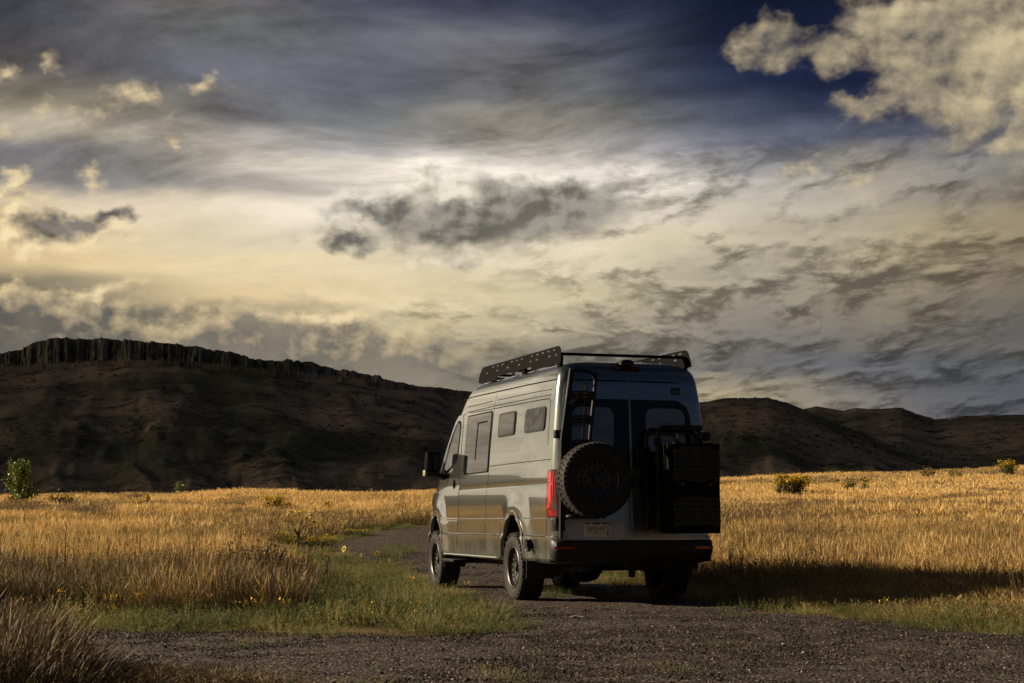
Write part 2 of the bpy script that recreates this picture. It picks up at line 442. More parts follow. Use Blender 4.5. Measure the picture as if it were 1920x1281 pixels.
def box(bm, x0, x1, y0, y1, z0, z1, bev=0.0):
    v = [bm.verts.new(p) for p in ((x0, y0, z0), (x1, y0, z0), (x1, y1, z0), (x0, y1, z0), (x0, y0, z1), (x1, y0, z1), (x1, y1, z1), (x0, y1, z1))]
    fs = [bm.faces.new([v[i] for i in q]) for q in ((0, 3, 2, 1), (4, 5, 6, 7), (0, 1, 5, 4), (1, 2, 6, 5), (2, 3, 7, 6), (3, 0, 4, 7))]
    if bev:
        es = list({e for f in fs for e in f.edges})
        bmesh.ops.bevel(bm, geom=es, offset=bev, segments=2, affect='EDGES', profile=0.6)

def tube(bm, pts, r, n=10, caps=True):
    pts = [Vector(p) for p in pts]; rr = r if isinstance(r, (list, tuple)) else [r] * len(pts)
    rings = []; prev = None
    for i, p in enumerate(pts):
        d = (pts[min(i + 1, len(pts) - 1)] - pts[max(i - 1, 0)]).normalized()
        if prev is None:
            a = d.orthogonal().normalized()
        else:
            a = (prev - d * prev.dot(d)).normalized()
        prev = a; b = d.cross(a)
        rings.append([bm.verts.new(p + (a * math.cos(2 * math.pi * k / n) + b * math.sin(2 * math.pi * k / n)) * rr[i]) for k in range(n)])
    for q, s in zip(rings, rings[1:]):
        for k in range(n): bm.faces.new((q[k], q[(k + 1) % n], s[(k + 1) % n], s[k]))
    if caps:
        bm.faces.new(rings[0][::-1]); bm.faces.new(rings[-1])

def arc_pts(pts, rad, n=5):
    """round the corners of a polyline"""
    pts = [Vector(p) for p in pts]; out = [pts[0]]
    for a, p, c in zip(pts, pts[1:], pts[2:]):
        u = (a - p).normalized(); v = (c - p).normalized()
        s = p + u * rad; e = p + v * rad
        for k in range(n + 1):
            t = k / n; out.append(s * (1 - t) ** 2 + p * 2 * t * (1 - t) + e * t * t)
    out.append(pts[-1]); return out

def rrect(x0, x1, y0, y1, r, n=5):
    out = []
    for cx, cy, a0 in ((x1 - r, y1 - r, 0), (x0 + r, y1 - r, 90), (x0 + r, y0 + r, 180), (x1 - r, y0 + r, 270)):
        for k in range(n + 1):
            a = R(a0 + 90 * k / n); out.append((cx + r * math.cos(a), cy + r * math.sin(a)))
    return out

def plate(outline, holes, th, place):
    """a flat plate with through holes; place(u, v, w) gives the 3-D point"""
    bm = bmesh.new(); es = []
    for loop in [outline] + list(holes):
        vs = [bm.verts.new((p[0], p[1], 0)) for p in loop]
        for a, b in zip(vs, vs[1:] + vs[:1]): es.append(bm.edges.new((a, b)))
    bmesh.ops.triangle_fill(bm, use_beauty=True, use_dissolve=False, edges=es, normal=(0, 0, 1))
    r = bmesh.ops.extrude_face_region(bm, geom=bm.faces[:])
    for v in [g for g in r['geom'] if isinstance(g, bmesh.types.BMVert)]: v.co.z = th
    bmesh.ops.recalc_face_normals(bm, faces=bm.faces[:])
    for v in bm.verts: v.co = Vector(place(v.co.x, v.co.y, v.co.z))
    return bm

def text_mesh(s, size, align='CENTER'):
    c = bpy.data.curves.new('lettering', 'FONT'); c.body = s; c.size = size; c.align_x = align; c.align_y = 'CENTER'; c.extrude = 0.0006
    o = bpy.data.objects.new('lettering', c); COL.objects.link(o)
    dg = bpy.context.evaluated_depsgraph_get(); dg.update()
    me = bpy.data.meshes.new_from_object(o.evaluated_get(dg))
    bpy.data.objects.remove(o); bpy.data.curves.remove(c)
    return me

def place_mesh(me, fn):
    for v in me.vertices: v.co = Vector(fn(v.co.x, v.co.y, v.co.z))
    return me


# ------------------------------------------------------------------ the van
VAN_LOC = (1.0086, 18.049, 0.0); VAN_ROT = 0.2915
WZ = [(.45, .925), (.47, .952), (.50, .972), (.60, .978), (.72, .986), (.736, .986), (.744, .966), (.80, .969), (.92, .976), (.931, .976), (.940, .962), (1.02, .965), (1.10, .966),
      (1.18, .9645), (1.24, .961), (1.285, .957), (1.303, .953), (1.312, .944), (1.34, .946), (1.45, .943), (1.56, .938), (1.72, .927), (1.9, .911), (2.05, .897), (2.18, .884),
      (2.27, .873), (2.33, .865), (2.40, .853), (2.435, .846), (2.47, .838), (2.51, .825), (2.55, .805), (2.585, .772), (2.61, .732), (2.632, .66), (2.65, .53), (2.664, .33), (2.67, .12)]
RY = [(.45, -.98), (.50, -1.06), (.60, -1.088), (.72, -1.093), (1.4, -1.078), (1.6, -1.070), (2.2, -1.036), (2.42, -1.014), (2.50, -.995), (2.56, -.965), (2.60, -.92), (2.63, -.86), (2.655, -.76), (2.67, -.62)]
FY = [(.45, 4.55), (.60, 4.70), (.85, 4.78), (1.1, 4.76), (1.22, 4.70), (1.30, 4.58), (1.38, 4.38), (1.45, 4.18), (1.52, 4.06), (1.72, 3.84), (1.9, 3.66), (2.1, 3.46), (2.27, 3.27), (2.38, 3.12), (2.47, 2.98),
      (2.54, 2.84), (2.585, 2.72), (2.62, 2.58), (2.645, 2.40), (2.66, 2.15), (2.67, 1.85)]
WC = [(0.15, .40), (3.815, .40)]       # wheel centres (y, z)
AR = (.445, .60)                       # arch opening half axes

def lerp(tab, z):
    if z <= tab[0][0]: return tab[0][1]
    for (a, p), (b, q) in zip(tab, tab[1:]):
        if z <= b: return p + (q - p) * (z - a) / (b - a)
    return tab[-1][1]

def smooth01(t):
    t = max(0.0, min(1.0, t)); return t * t * (3 - 2 * t)

def hw(y, z):
    w = lerp(WZ, z)
    k = 1.0
    if y < 0.1: k -= 0.055 * ((0.1 - y) / 1.15) ** 2
    if y > 3.3: k -= 0.10 * ((y - 3.3) / 1.45) ** 2
    w *= k
    for cy, cz in WC:
        d = math.hypot((y - cy) / AR[0], (z - cz) / AR[1])
        if z > 0.45 and z < 1.5: w += 0.034 * smooth01((1.62 - d) / 0.50) * smooth01((1.30 - z) / .25)
    return w

def outline(z, ns=110):
    """left half of the plan outline at height z, rear centre -> front centre, as (x>=0, y)"""
    ry, fy = lerp(RY, z), lerp(FY, z)
    wr = hw(ry + .12, z); r = min(.115, wr * .5)
    ys = ry + r * 1.05
    rf = min(.45 if z < 1.5 else .38, (fy - ys) * .3, lerp(WZ, z) * .9)
    ye = fy - rf
    pts = []
    xe = hw(ys, z) - r
    for k in range(8):
        x = xe * k / 8; pts.append((x, ry + 0.022 * (x / .9) ** 2))
    y_e = ry + 0.022 * (xe / .9) ** 2
    for k in range(8):
        a = (math.pi / 2) * k / 8
        pts.append((xe + r * math.sin(a), ys - (ys - y_e) * math.cos(a)))
    for k in range(ns + 1):
        y = ys + (ye - ys) * k / ns; pts.append((hw(y, z), y))
    we = hw(ye, z); xf = we * .55
    for k in range(1, 11):
        a = (math.pi / 2) * k / 10
        pts.append((xf + (we - xf) * math.cos(a), ye + (fy - ye) * (1 - .10) * math.sin(a)))
    for k in range(1, 6):
        x = xf * (1 - k / 5); pts.append((x, fy - (fy - ye) * .10 * (x / max(xf, 1e-4)) ** 2))
    return pts

def lift(y, z):
    """the roof rises a little towards the front"""
    return .055 * max(0.0, min(1.0, (y + .9) / 3.4)) * smooth01((z - 2.0) / .5)

def side(y, z, off=0.0):
    return Vector((-hw(y, z) - off, y, z + lift(y, z)))

def rear(x, z, off=0.0):
    return Vector((x, lerp(RY, z) + 0.022 * (x / .9) ** 2 - off, z))

_oc = {}
def wrap(s, z, off=0.0):
    """point on the left rear corner: s runs from the rear centre outwards and on along the left side"""
    key = round(z, 4)
    if key not in _oc:
        p = outline(z); acc = [0.0]
        for a, b in zip(p, p[1:]): acc.append(acc[-1] + math.hypot(b[0] - a[0], b[1] - a[1]))
        _oc[key] = (p, acc)
    p, acc = _oc[key]
    i = max(0, min(len(p) - 2, int(np.searchsorted(acc, s)) - 1))
    t = (s - acc[i]) / max(1e-6, acc[i + 1] - acc[i])
    x = p[i][0] + (p[i + 1][0] - p[i][0]) * t; y = p[i][1] + (p[i + 1][1] - p[i][1]) * t
    i0, i1 = max(0, i - 1), min(len(p) - 1, i + 2)
    tx, ty = p[i1][0] - p[i0][0], p[i1][1] - p[i0][1]; L = math.hypot(tx, ty)
    nx, ny = ty / L, -tx / L
    return Vector((-(x + nx * off), y + ny * off, z))

def patch(surf, lo, hi, off=0.004, rows=16, cols=8, rim=0.006, zs=None):
    """a panel that follows the body: lo / hi are (z, u) edges"""
    z0, z1 = lo[0][0], lo[-1][0]
    if zs is None:
        zs = sorted(set([z0 + (z1 - z0) * k / rows for k in range(rows + 1)] + [p[0] for p in lo] + [p[0] for p in hi]))
    bm = bmesh.new(); grid = []
    for z in zs:
        a, b = lerp(lo, z), lerp(hi, z)
        if b - a < 1e-4: b = a + 1e-4
        grid.append([bm.verts.new(surf(a + (b - a) * k / cols, z, off)) for k in range(cols + 1)])
    for q, s in zip(grid, grid[1:]):
        for k in range(cols): bm.faces.new((q[k], q[k + 1], s[k + 1], s[k]))
    if rim:
        ring = grid[0] + [r[-1] for r in grid[1:]] + grid[-1][-2::-1] + [r[0] for r in grid[-2:0:-1]]
        prm = []
        for z, row in zip(zs, grid): pass
        co = []
        n = len(zs)
        a = [lerp(lo, z) for z in zs]; b = [max(lerp(hi, z), lerp(lo, z) + 1e-4) for z in zs]
        prm += [(a[0] + (b[0] - a[0]) * k / cols, zs[0]) for k in range(cols + 1)]
        prm += [(b[i], zs[i]) for i in range(1, n)]
        prm += [(a[-1] + (b[-1] - a[-1]) * k / cols, zs[-1]) for k in range(cols - 1, -1, -1)]
        prm += [(a[i], zs[i]) for i in range(n - 2, 0, -1)]
        low = [bm.verts.new(surf(u, z, off - rim)) for u, z in prm]
        for i in range(len(ring)):
            j = (i + 1) % len(ring); bm.faces.new((ring[i], low[i], low[j], ring[j]))
    bmesh.ops.recalc_face_normals(bm, faces=bm.faces[:])
    return bm

def rr_edges(u0, u1, z0, z1, r, tilt=0.0, n=5):
    """(z,u) edges of a rounded rectangle; tilt shifts u with height"""
    lo, hi = [], []
    def sh(z): return tilt * (z - z0)
    for k in range(n + 1):
        a = (math.pi / 2) * k / n
        z = z0 + r * (1 - math.cos(a)); d = r * (1 - math.sin(a))
        lo.append((z, u0 + d + sh(z))); hi.append((z, u1 - d + sh(z)))
    for k in range(n, -1, -1):
        a = (math.pi / 2) * k / n
        z = z1 - r * (1 - math.cos(a)); d = r * (1 - math.sin(a))
        lo.append((z, u0 + d + sh(z))); hi.append((z, u1 - d + sh(z)))
    return lo, hi

def ribbon(bm, surf, pts, w, off=0.002):
    """a thin strip on the body along (u, z) points"""
    P = []
    for (a, b) in zip(pts, pts[1:]):
        n = max(1, int(math.hypot(b[0] - a[0], b[1] - a[1]) / .06))
        P += [(a[0] + (b[0] - a[0]) * k / n, a[1] + (b[1] - a[1]) * k / n) for k in range(n)]
    P.append(pts[-1]); prev = None
    for i, p in enumerate(P):
        q0, q1 = P[max(0, i - 1)], P[min(len(P) - 1, i + 1)]
        tx, tz = q1[0] - q0[0], q1[1] - q0[1]; L = math.hypot(tx, tz); nx, nz = -tz / L * w / 2, tx / L * w / 2
        a = bm.verts.new(surf(p[0] + nx, p[1] + nz, off)); b = bm.verts.new(surf(p[0] - nx, p[1] - nz, off))
        if prev: bm.faces.new((prev[0], a, b, prev[1]))
        prev = (a, b)

def lathe(bm, prof, n, axis='X', close=False):
    """profile (a, r): a along the axis"""
    rings = []
    for k in range(n):
        t = 2 * math.pi * k / n; c, s = math.cos(t), math.sin(t)
        rings.append([bm.verts.new((a, r * c, r * s)) for a, r in prof])
    for k in range(n):
        q, s = rings[k], rings[(k + 1) % n]
        for i in range(len(prof) - 1): bm.faces.new((q[i], q[i + 1], s[i + 1], s[i]))
        if close: bm.faces.new((q[-1], q[0], s[0], s[-1]))

TYRE_R = 0.398
def tyre_mesh():
    """chunky all-terrain tyre, axis X, outer side -X"""
    bm = bmesh.new(); h = .138
    prof = [(-.100, .232), (-.122, .245), (-.134, .275), (-.138, .310), (-.134, .345), (-.122, .368), (-.108, .379), (-.04, .383), (.04, .383), (.108, .379), (.122, .368),
            (.134, .345), (.138, .310), (.134, .275), (.122, .245), (.100, .232)]
    lathe(bm, prof, 56)
    n = 44
    def block(a0, a1, t0, t1, r0, r1, skew=0.0, side=0):
        vs = []
        for r in (r0, r1):
            for a, t in ((a0, t0), (a1, t0 + skew), (a1, t1 + skew), (a0, t1)):
                ra = r - (0.012 if abs(a) > .11 and r == r1 else 0)
                vs.append(bm.verts.new((a, ra * math.cos(t), ra * math.sin(t))))
        for q in ((4, 5, 6, 7), (0, 1, 5, 4), (1, 2, 6, 5), (2, 3, 7, 6), (3, 0, 4, 7)): bm.faces.new([vs[i] for i in q])
    for k in range(n):
        t = 2 * math.pi * k / n; dt = 2 * math.pi / n
        for sgn in (-1, 1):
            o = 0 if sgn < 0 else dt * .5
            long = .134 if k % 2 else .126
            block(sgn * .070, sgn * long, t + o, t + o + dt * .66, .355, TYRE_R, dt * .10 * sgn)
            # side biters down the shoulder
            a = sgn * .131
            vs = []
            for rr, aa in ((.384, sgn * .128), (.345 if k % 2 else .358, sgn * .1415)):
                for tt in (t + o + dt * .05, t + o + dt * .58):
                    vs.append(bm.verts.new((aa, rr * math.cos(tt), rr * math.sin(tt))))
            for rr, aa in ((.384, sgn * .115), (.345, sgn * .125)):
                for tt in (t + o + dt * .05, t + o + dt * .58):
                    vs.append(bm.verts.new((aa, rr * math.cos(tt), rr * math.sin(tt))))
            for q in ((0, 1, 3, 2), (0, 2, 6, 4), (1, 5, 7, 3), (2, 3, 7, 6)): bm.faces.new([vs[i] for i in q])
        block(-.062, -.008, t + dt * .2, t + dt * .80, .375, TYRE_R - .002, dt * .35)
        block(.006, .060, t + dt * .55, t + dt * 1.2, .375, TYRE_R - .002, -dt * .35)
    # raised ring on the side walls
    for sgn in (-1, 1):
        lathe(bm, [(sgn * .1355, .285), (sgn * .1405, .290), (sgn * .1405, .297), (sgn * .1365, .302)], 56)
    bmesh.ops.recalc_face_normals(bm, faces=bm.faces[:])
    me = bpy.data.meshes.new('tyre'); bm.to_mesh(me); bm.free(); me.materials.append(M['rubber'])
    me.polygons.foreach_set('use_smooth', [True] * len(me.polygons)); me.set_sharp_from_angle(angle=R(28))
    return me

def rim_mesh():
    bm = bmesh.new()
    # barrel and lip
    lathe(bm, [(.09, .228), (-.03, .205), (-.100, .226), (-.122, .238), (-.126, .230), (-.118, .218), (-.085, .208), (-.07, .200)], 48)
    # ring with windows
    def ring(r0, r1, a0, a1, cnt, fill, hole):
        for k in range(cnt):
            t0 = 2 * math.pi * k / cnt; t1 = 2 * math.pi * (k + fill) / cnt; t2 = 2 * math.pi * (k + 1) / cnt
            def quad(rA, rB, tA, tB):
                vs = [bm.verts.new((a0 + (a1 - a0) * ((r - r0) / (r1 - r0)), r * math.cos(t), r * math.sin(t))) for r, t in ((rA, tA), (rB, tA), (rB, tB), (rA, tB))]
                wb = [bm.verts.new((v.co.x + .02, v.co.y, v.co.z)) for v in vs]
                bm.faces.new(vs)
                for i in range(4): bm.faces.new((vs[i], wb[i], wb[(i + 1) % 4], vs[(i + 1) % 4]))
            quad(r0, r1, t0, t1)
            q = (r1 - r0)
            quad(r0, r0 + q * hole, t1, t2); quad(r1 - q * hole, r1, t1, t2)
    ring(.150, .203, -.070, -.078, 18, .45, .22)
    ring(.085, .150, -.052, -.066, 9, .6, .30)
    lathe(bm, [(-.03, .0005), (-.030, .20)], 36)                      # dark back plate
    lathe(bm, [(-.050, .086), (-.058, .075), (-.058, .045), (-.10, .040), (-.105, .034), (-.105, .0005)], 30)
    # beadlock bolts and lug nuts
    for k in range(18):
        t = 2 * math.pi * (k + .22) / 18
        c = Vector((-.080, .212 * math.cos(t), .212 * math.sin(t)))
        tube(bm, [c + Vector((.01, 0, 0)), c + Vector((-.012, 0, 0))], .006, 6)
    for k in range(6):
        t = 2 * math.pi * k / 6
        c = Vector((-.056, .062 * math.cos(t), .062 * math.sin(t)))
        tube(bm, [c + Vector((.01, 0, 0)), c + Vector((-.022, 0, 0))], .010, 6)
    bmesh.ops.recalc_face_normals(bm, faces=bm.faces[:])
    me = bpy.data.meshes.new('rim'); bm.to_mesh(me); bm.free(); me.materials.append(M['rim'])
    me.polygons.foreach_set('use_smooth', [True] * len(me.polygons)); me.set_sharp_from_angle(angle=R(30))
    return me

def build_van():
    van = empty('camper_van', VAN_LOC, VAN_ROT)
    tag(van, 'grey lifted camper van on the gravel track with spare wheel and black box behind', 'van')
    # ---- body shell
    zs = sorted(set([z for z, _ in WZ] + [.54, .66, .77, .83, .86, .89, .98, 1.06, 1.14, 1.21, 1.265, 1.39, 1.5, 1.64, 1.8, 1.97, 2.12, 2.225, 2.3, 2.365]))
    bm = bmesh.new(); rings = []
    for z in zs:
        p = outline(z)
        loop = [bm.verts.new((-x, y, z + lift(y, z))) for x, y in p] + [bm.verts.new((x, y, z + lift(y, z))) for x, y in p[-2:0:-1]]
        rings.append(loop)
    n = len(rings[0])
    for q, s in zip(rings, rings[1:]):
        for k in range(n): bm.faces.new((q[k], q[(k + 1) % n], s[(k + 1) % n], s[k]))
    f = bm.faces.new(rings[0]); f.material_index = 1
    top = bm.faces.new(rings[-1][::-1])
    bmesh.ops.recalc_face_normals(bm, faces=bm.faces[:])
    body = obj('body', bm, [M['paint'], M['under']], van)
    # wheel openings
    cb = bmesh.new()
    for cy, cz in WC:
        for sx in (-1, 1):
            vs = []
            for x in (sx * 1.4, sx * .52):
                vs.append([cb.verts.new((x, cy + AR[0] * math.cos(2 * math.pi * k / 48), cz - .02 + AR[1] * math.sin(2 * math.pi * k / 48))) for k in range(48)])
            for k in range(48): cb.faces.new((vs[0][k], vs[0][(k + 1) % 48], vs[1][(k + 1) % 48], vs[1][k]))
            cb.faces.new(vs[0]); cb.faces.new(vs[1][::-1])
    bmesh.ops.recalc_face_normals(cb, faces=cb.faces[:])
    for fc in cb.faces: fc.material_index = 1
    cut = obj('cutter', cb, [M['paint'], M['under']])
    md = body.modifiers.new('arches', 'BOOLEAN'); md.operation = 'DIFFERENCE'; md.object = cut; md.solver = 'EXACT'
    cut.parent = van
    dg = bpy.context.evaluated_depsgraph_get(); dg.update()
    me = bpy.data.meshes.new_from_object(body.evaluated_get(dg))
    body.modifiers.clear(); body.data = me
    bpy.data.objects.remove(cut)
    me.name = 'body'
    me.polygons.foreach_set('use_smooth', [True] * len(me.polygons)); me.set_sharp_from_angle(angle=R(24))

    # ---- panel gaps and pressed lines
    bm = bmesh.new(); S = side
    for sgn in (1, -1):
        SF = (lambda y, z, o=0: side(y, z, o)) if sgn > 0 else (lambda y, z, o=0: Vector((-1, 1, 1)) * side(y, z, o))
        ribbon(bm, SF, [(1.40, .49), (1.40, 1.2), (1.36, 1.55), (1.34, 2.26)], .008)
        ribbon(bm, SF, [(-.93, 1.565), (1.36, 1.565)], .007)
        ribbon(bm, SF, [(-.93, 2.436), (2.55, 2.445), (2.86, 2.43)], .013)
        ribbon(bm, SF, [(-.80, 2.335), (1.26, 2.340)], .007)
        ribbon(bm, SF, [(1.42, 2.340), (2.62, 2.335)], .007)
        ribbon(bm, SF, [(-.80, 2.275), (1.30, 2.28), (2.60, 2.275), (2.80, 2.25)], .007)
        ribbon(bm, SF, [(-.82, 1.72), (-.80, 2.20), (-.76, 2.235), (1.26, 2.25), (2.5, 2.262)], .008)
        ribbon(bm, SF, [(1.34, 2.26), (1.30, 2.42)], .006)
        ribbon(bm, SF, [(-.875, .50), (-.885, .93), (-.90, 1.30)], .006)
    obj('panel_seam', bm, M['seam'], van)

    # ---- front door with its window, both sides
    for sgn in (1, -1):
        mir = (lambda p: p) if sgn > 0 else (lambda p: Vector((-p.x, p.y, p.z)))
        SF = lambda y, z, o=0, mir=mir: mir(side(y, z, o))
        lo = [(.51, 2.72), (1.3, 2.72), (1.6, 2.735), (2.20, 2.76), (2.26, 2.80)]
        hi = [(.51, 3.36), (.75, 3.42), (.95, 3.58), (1.10, 3.74), (1.30, 3.84), (1.50, 3.86), (1.56, 3.84), (1.72, 3.68), (1.9, 3.50), (2.1, 3.29), (2.20, 3.16), (2.26, 3.02)]
        d = obj('front_door', patch(SF, lo, hi, .004, 40, 16), M['paint'], van, 24)
        lo = [(1.50, 3.62), (1.56, 3.30), (1.64, 3.02), (1.70, 2.87), (2.12, 2.84), (2.17, 2.86), (2.20, 2.92)]
        hi = [(1.50, 3.80), (1.56, 3.77), (1.72, 3.60), (1.9, 3.42), (2.05, 3.26), (2.15, 3.13), (2.20, 3.02)]
        obj('window_seal', patch(SF, lo, hi, .007, 24, 10), M['seam'], d, 30)
        lo = [(1.54, 3.58), (1.60, 3.28), (1.66, 3.05), (1.73, 2.90), (2.10, 2.87), (2.15, 2.89), (2.175, 2.94)]
        hi = [(1.54, 3.62), (1.60, 3.53), (1.72, 3.44), (1.9, 3.30), (2.05, 3.17), (2.13, 3.09), (2.175, 3.0)]
        obj('window', patch(SF, lo, hi, .010, 24, 10), M['sideglass'], d, 30)
        lo, hi = [(1.56, 3.66), (1.72, 3.50), (1.88, 3.37), (1.90, 3.36)], [(1.56, 3.72), (1.72, 3.565), (1.88, 3.40), (1.90, 3.37)]
        obj('quarter_light', patch(SF, lo, hi, .010, 8, 3), M['sideglass'], d, 30)
        # handle: round bowl with a black pull
        bm = bmesh.new()
        for k in range(24): pass
        c = SF(2.985, 1.385, .006)
        lathe(bm, [(0, .0005), (-.004, .03), (-.010, .052), (-.006, .060), (0.002, .062)], 24)
        for v in bm.verts: v.co = mir(Vector((v.co.x, v.co.y * .62, v.co.z * 1.0))) + c
        obj('handle_bowl', bm, M['seam'], d, 40)
        bm = bmesh.new(); box(bm, -.024, 0, -.035, .035, -.02, .02, .008)
        for v in bm.verts: v.co = mir(v.co) + c
        obj('handle', bm, M['black'], d, 40)
        # mirror
        bm = bmesh.new(); box(bm, -1.225, -1.035, 3.40, 3.55, 1.56, 1.83, .03)
        for v in bm.verts:
            v.co.x += (v.co.z - 1.7) * .06; v.co = mir(v.co)
        mr = obj('mirror', bm, M['rack'], van, 40)
        bm = bmesh.new(); box(bm, -1.21, -1.05, 3.395, 3.402, 1.585, 1.80, .003)
        for v in bm.verts:
            v.co.x += (v.co.z - 1.7) * .06; v.co = mir(v.co)
        obj('mirror_glass', bm, M['glass'], mr)
        bm = bmesh.new(); box(bm, -1.22, -1.03, 3.42, 3.56, 1.495, 1.555, .015)
        for v in bm.verts: v.co = mir(v.co)
        obj('mirror_foot', bm, M['plastic'], mr, 40)
        bm = bmesh.new(); box(bm, -1.242, -1.212, 3.43, 3.56, 1.505, 1.585, .012)
        for v in bm.verts: v.co = mir(v.co)
        obj('indicator', bm, M['lamp'], mr, 40)
        bm = bmesh.new(); tube(bm, [mir(Vector(p)) for p in ((-1.07, 3.50, 1.525), (-1.00, 3.58, 1.515), (-.90, 3.66, 1.50))], [.035, .04, .055], 10)
        obj('mirror_arm', bm, M['plastic'], mr, 40)
        # badge on the wing
        lo, hi = rr_edges(3.93, 3.975, 1.255, 1.345, .008)
        obj('wing_badge', patch(SF, lo, hi, .006, 4, 2), M['black'], van)
        # large flush side pane with its slider strip, and two bunk windows
        lo, hi = rr_edges(1.385, 2.545, 1.495, 2.232, .05)
        lo = [(z, u + .02 * (z - 1.86)) for z, u in lo]
        p = obj('side_window', patch(SF, lo, hi, .008, 22, 10, .012), M['seam'], van, 30)
        lo, hi = rr_edges(1.405, 2.53, 1.51, 2.218, .045)
        obj('pane', patch(SF, lo, hi, .010, 22, 10, .002), M['sideglass'], p, 30)
        bm = bmesh.new(); ribbon(bm, SF, [(1.99, 1.66), (1.99, 2.13)], .045, .0125); ribbon(bm, SF, [(1.98, 2.122), (1.56, 2.122)], .018, .0125)
        obj('slider_gap', bm, M['seam'], p)
        for a, b, z0, z1 in ((.375, 1.05, 1.90, 2.175), (-.69, -.03, 1.892, 2.158)):
            lo, hi = rr_edges(a, b, z0, z1, .05)
            wdw = obj('bunk_window', patch(SF, lo, hi, .012, 14, 8, .014), M['black'], van, 30)
            lo, hi = rr_edges(a + .035, b - .035, z0 + .025, z1 - .02, .04)
            obj('pane', patch(SF, lo, hi, .0145, 14, 8, .002), M['sideglass'], wdw, 30)
        # trim mouldings catch the light along the sides
        for (y0, y1) in ((-.86, -.36), (.64, 3.30)):
            bm = bmesh.new()
            P = [SF(y0 + (y1 - y0) * k / 40, .742, .012) for k in range(41)]
            tube(bm, P, .009, 6); obj('side_moulding', bm, M['paint'], van, 40)
        bm = bmesh.new()
        P = [SF(.66 + 2.62 * k / 40, .475, .02) for k in range(41)]
        tube(bm, P, .016, 8); obj('sill_rail', bm, M['paint'], van, 40)
        # running step below the front door
        bm = bmesh.new(); box(bm, -1.10, -.82, 2.45, 3.16, .385, .42, .012); tube(bm, [(-.95, 2.6, .40), (-.70, 2.6, .46)], .025, 8); tube(bm, [(-.95, 3.0, .40), (-.70, 3.0, .46)], .025, 8)
        for v in bm.verts: v.co = mir(v.co)
        obj('step', bm, M['black'], van, 40)
        # plastic arch lips
        for ci, (cy, cz) in enumerate(WC):
            bm = bmesh.new(); rows = []
            for k in range(41):
                a = math.pi * (0.02 + .96 * k / 40)
                row = []
                for ra, of in ((.985, -.03), (.985, .012), (1.02, .018), (1.075, .012), (1.09, -.002)):
                    y = cy + AR[0] * ra * math.cos(a); z = cz - .02 + AR[1] * ra * math.sin(a)
                    row.append(bm.verts.new(SF(y, max(z, .455), of)))
                rows.append(row)
            for q, s in zip(rows, rows[1:]):
                for i in range(4): bm.faces.new((q[i], q[i + 1], s[i + 1], s[i]))
            bmesh.ops.recalc_face_normals(bm, faces=bm.faces[:])
            obj('wheel_arch', bm, M['paint'], van, 40)
        # mud flap behind the rear wheel
        bm = bmesh.new(); box(bm, -.99, -.66, -.365, -.35, .27, .62, .003)
        for v in bm.verts:
            v.co.y -= (v.co.z - .62) * .08; v.co = mir(v.co)
        obj('mud_flap', bm, M['plastic'], van)
        bm = bmesh.new(); box(bm, -.99, -.70, 3.335, 3.35, .30, .60, .003)
        for v in bm.verts: v.co = mir(v.co)
        obj('mud_flap', bm, M['plastic'], van)
        # tail lamp round the corner
        WF = lambda s, z, o=0, mir=mir: mir(wrap(s, z, o))
        lo = [(.945, .80), (.98, .795), (1.42, .80), (1.455, .815)]; hi = [(.945, 1.035), (1.0, 1.045), (1.40, 1.04), (1.465, 1.03)]
        hi = [(.945, 1.035), (1.0, 1.045), (1.40, 1.04), (1.455, 1.03)]
        tl = obj('tail_light', patch(WF, lo, hi, .012, 20, 16, .02), M['darkred'], van, 35)
        obj('lens', patch(WF, [(1.04, .955), (1.12, .935), (1.43, .935)], [(1.04, 1.03), (1.12, 1.00), (1.43, .995)], .0145, 14, 6, .002), M['brightred'], tl, 30)
        obj('lens', patch(WF, [(.955, .815), (1.02, .815)], [(.955, .97), (1.02, .985)], .0145, 6, 8, .002), M['red'], tl, 30)
        obj('reversing_lens', patch(WF, [(1.14, .82), (1.20, .806), (1.36, .806)], [(1.14, .835), (1.20, .86), (1.36, .868)], .0145, 12, 5, .002), M['smoke'], tl, 30)
        bm = bmesh.new()
        ribbon(bm, WF, [(.80, 1.395), (.875, 1.385), (.888, 1.36), (.888, 1.18), (.815, 1.075)], .010, .0155)
        ribbon(bm, WF, [(.80, 1.42), (.895, 1.41), (.912, 1.375), (.912, 1.165), (.815, 1.035)], .010, .0155)
        obj('light_strip', bm, M['brightred'], tl)
        # reflector in the bumper
        lo, hi = rr_edges(.69, .885, .605, .632, .008)
        obj('reflector', patch(WF, lo, hi, .060, 4, 8, .004), M['red'], van, 30)
        # black block under the tail lamp
        obj('corner_trim', patch(WF, [(.80, .70), (.92, .70)], [(.80, .955), (.92, .975)], .006, 8, 10), M['plastic'], van, 30)

    # ---- windscreen, grille and head lamps (front)
    def front_patch(lo_x, hi_x, z0, z1, off):
        bm = bmesh.new(); rows = []
        for i in range(15):
            z = z0 + (z1 - z0) * i / 14; p = outline(z); pts = [(x, y) for x, y in p if y > lerp(FY, z) - .6][::-1]
            row = []
            for k in range(17):
                x = lo_x + (hi_x - lo_x) * k / 16
                ax = min(abs(x), pts[-1][0]); yy = np.interp(ax, [q[0] for q in pts], [q[1] for q in pts])
                row.append(bm.verts.new((x, yy + off, z + lift(yy, z))))
            rows.append(row)
        for q, s in zip(rows, rows[1:]):
            for k in range(16): bm.faces.new((q[k], q[k + 1], s[k + 1], s[k]))
        return bm
    obj('windscreen', front_patch(-.74, .74, 1.53, 2.26, .012), M['glass'], van, 30)
    obj('grille', front_patch(-.45, .45, .86, 1.16, .012), M['black'], van, 30)
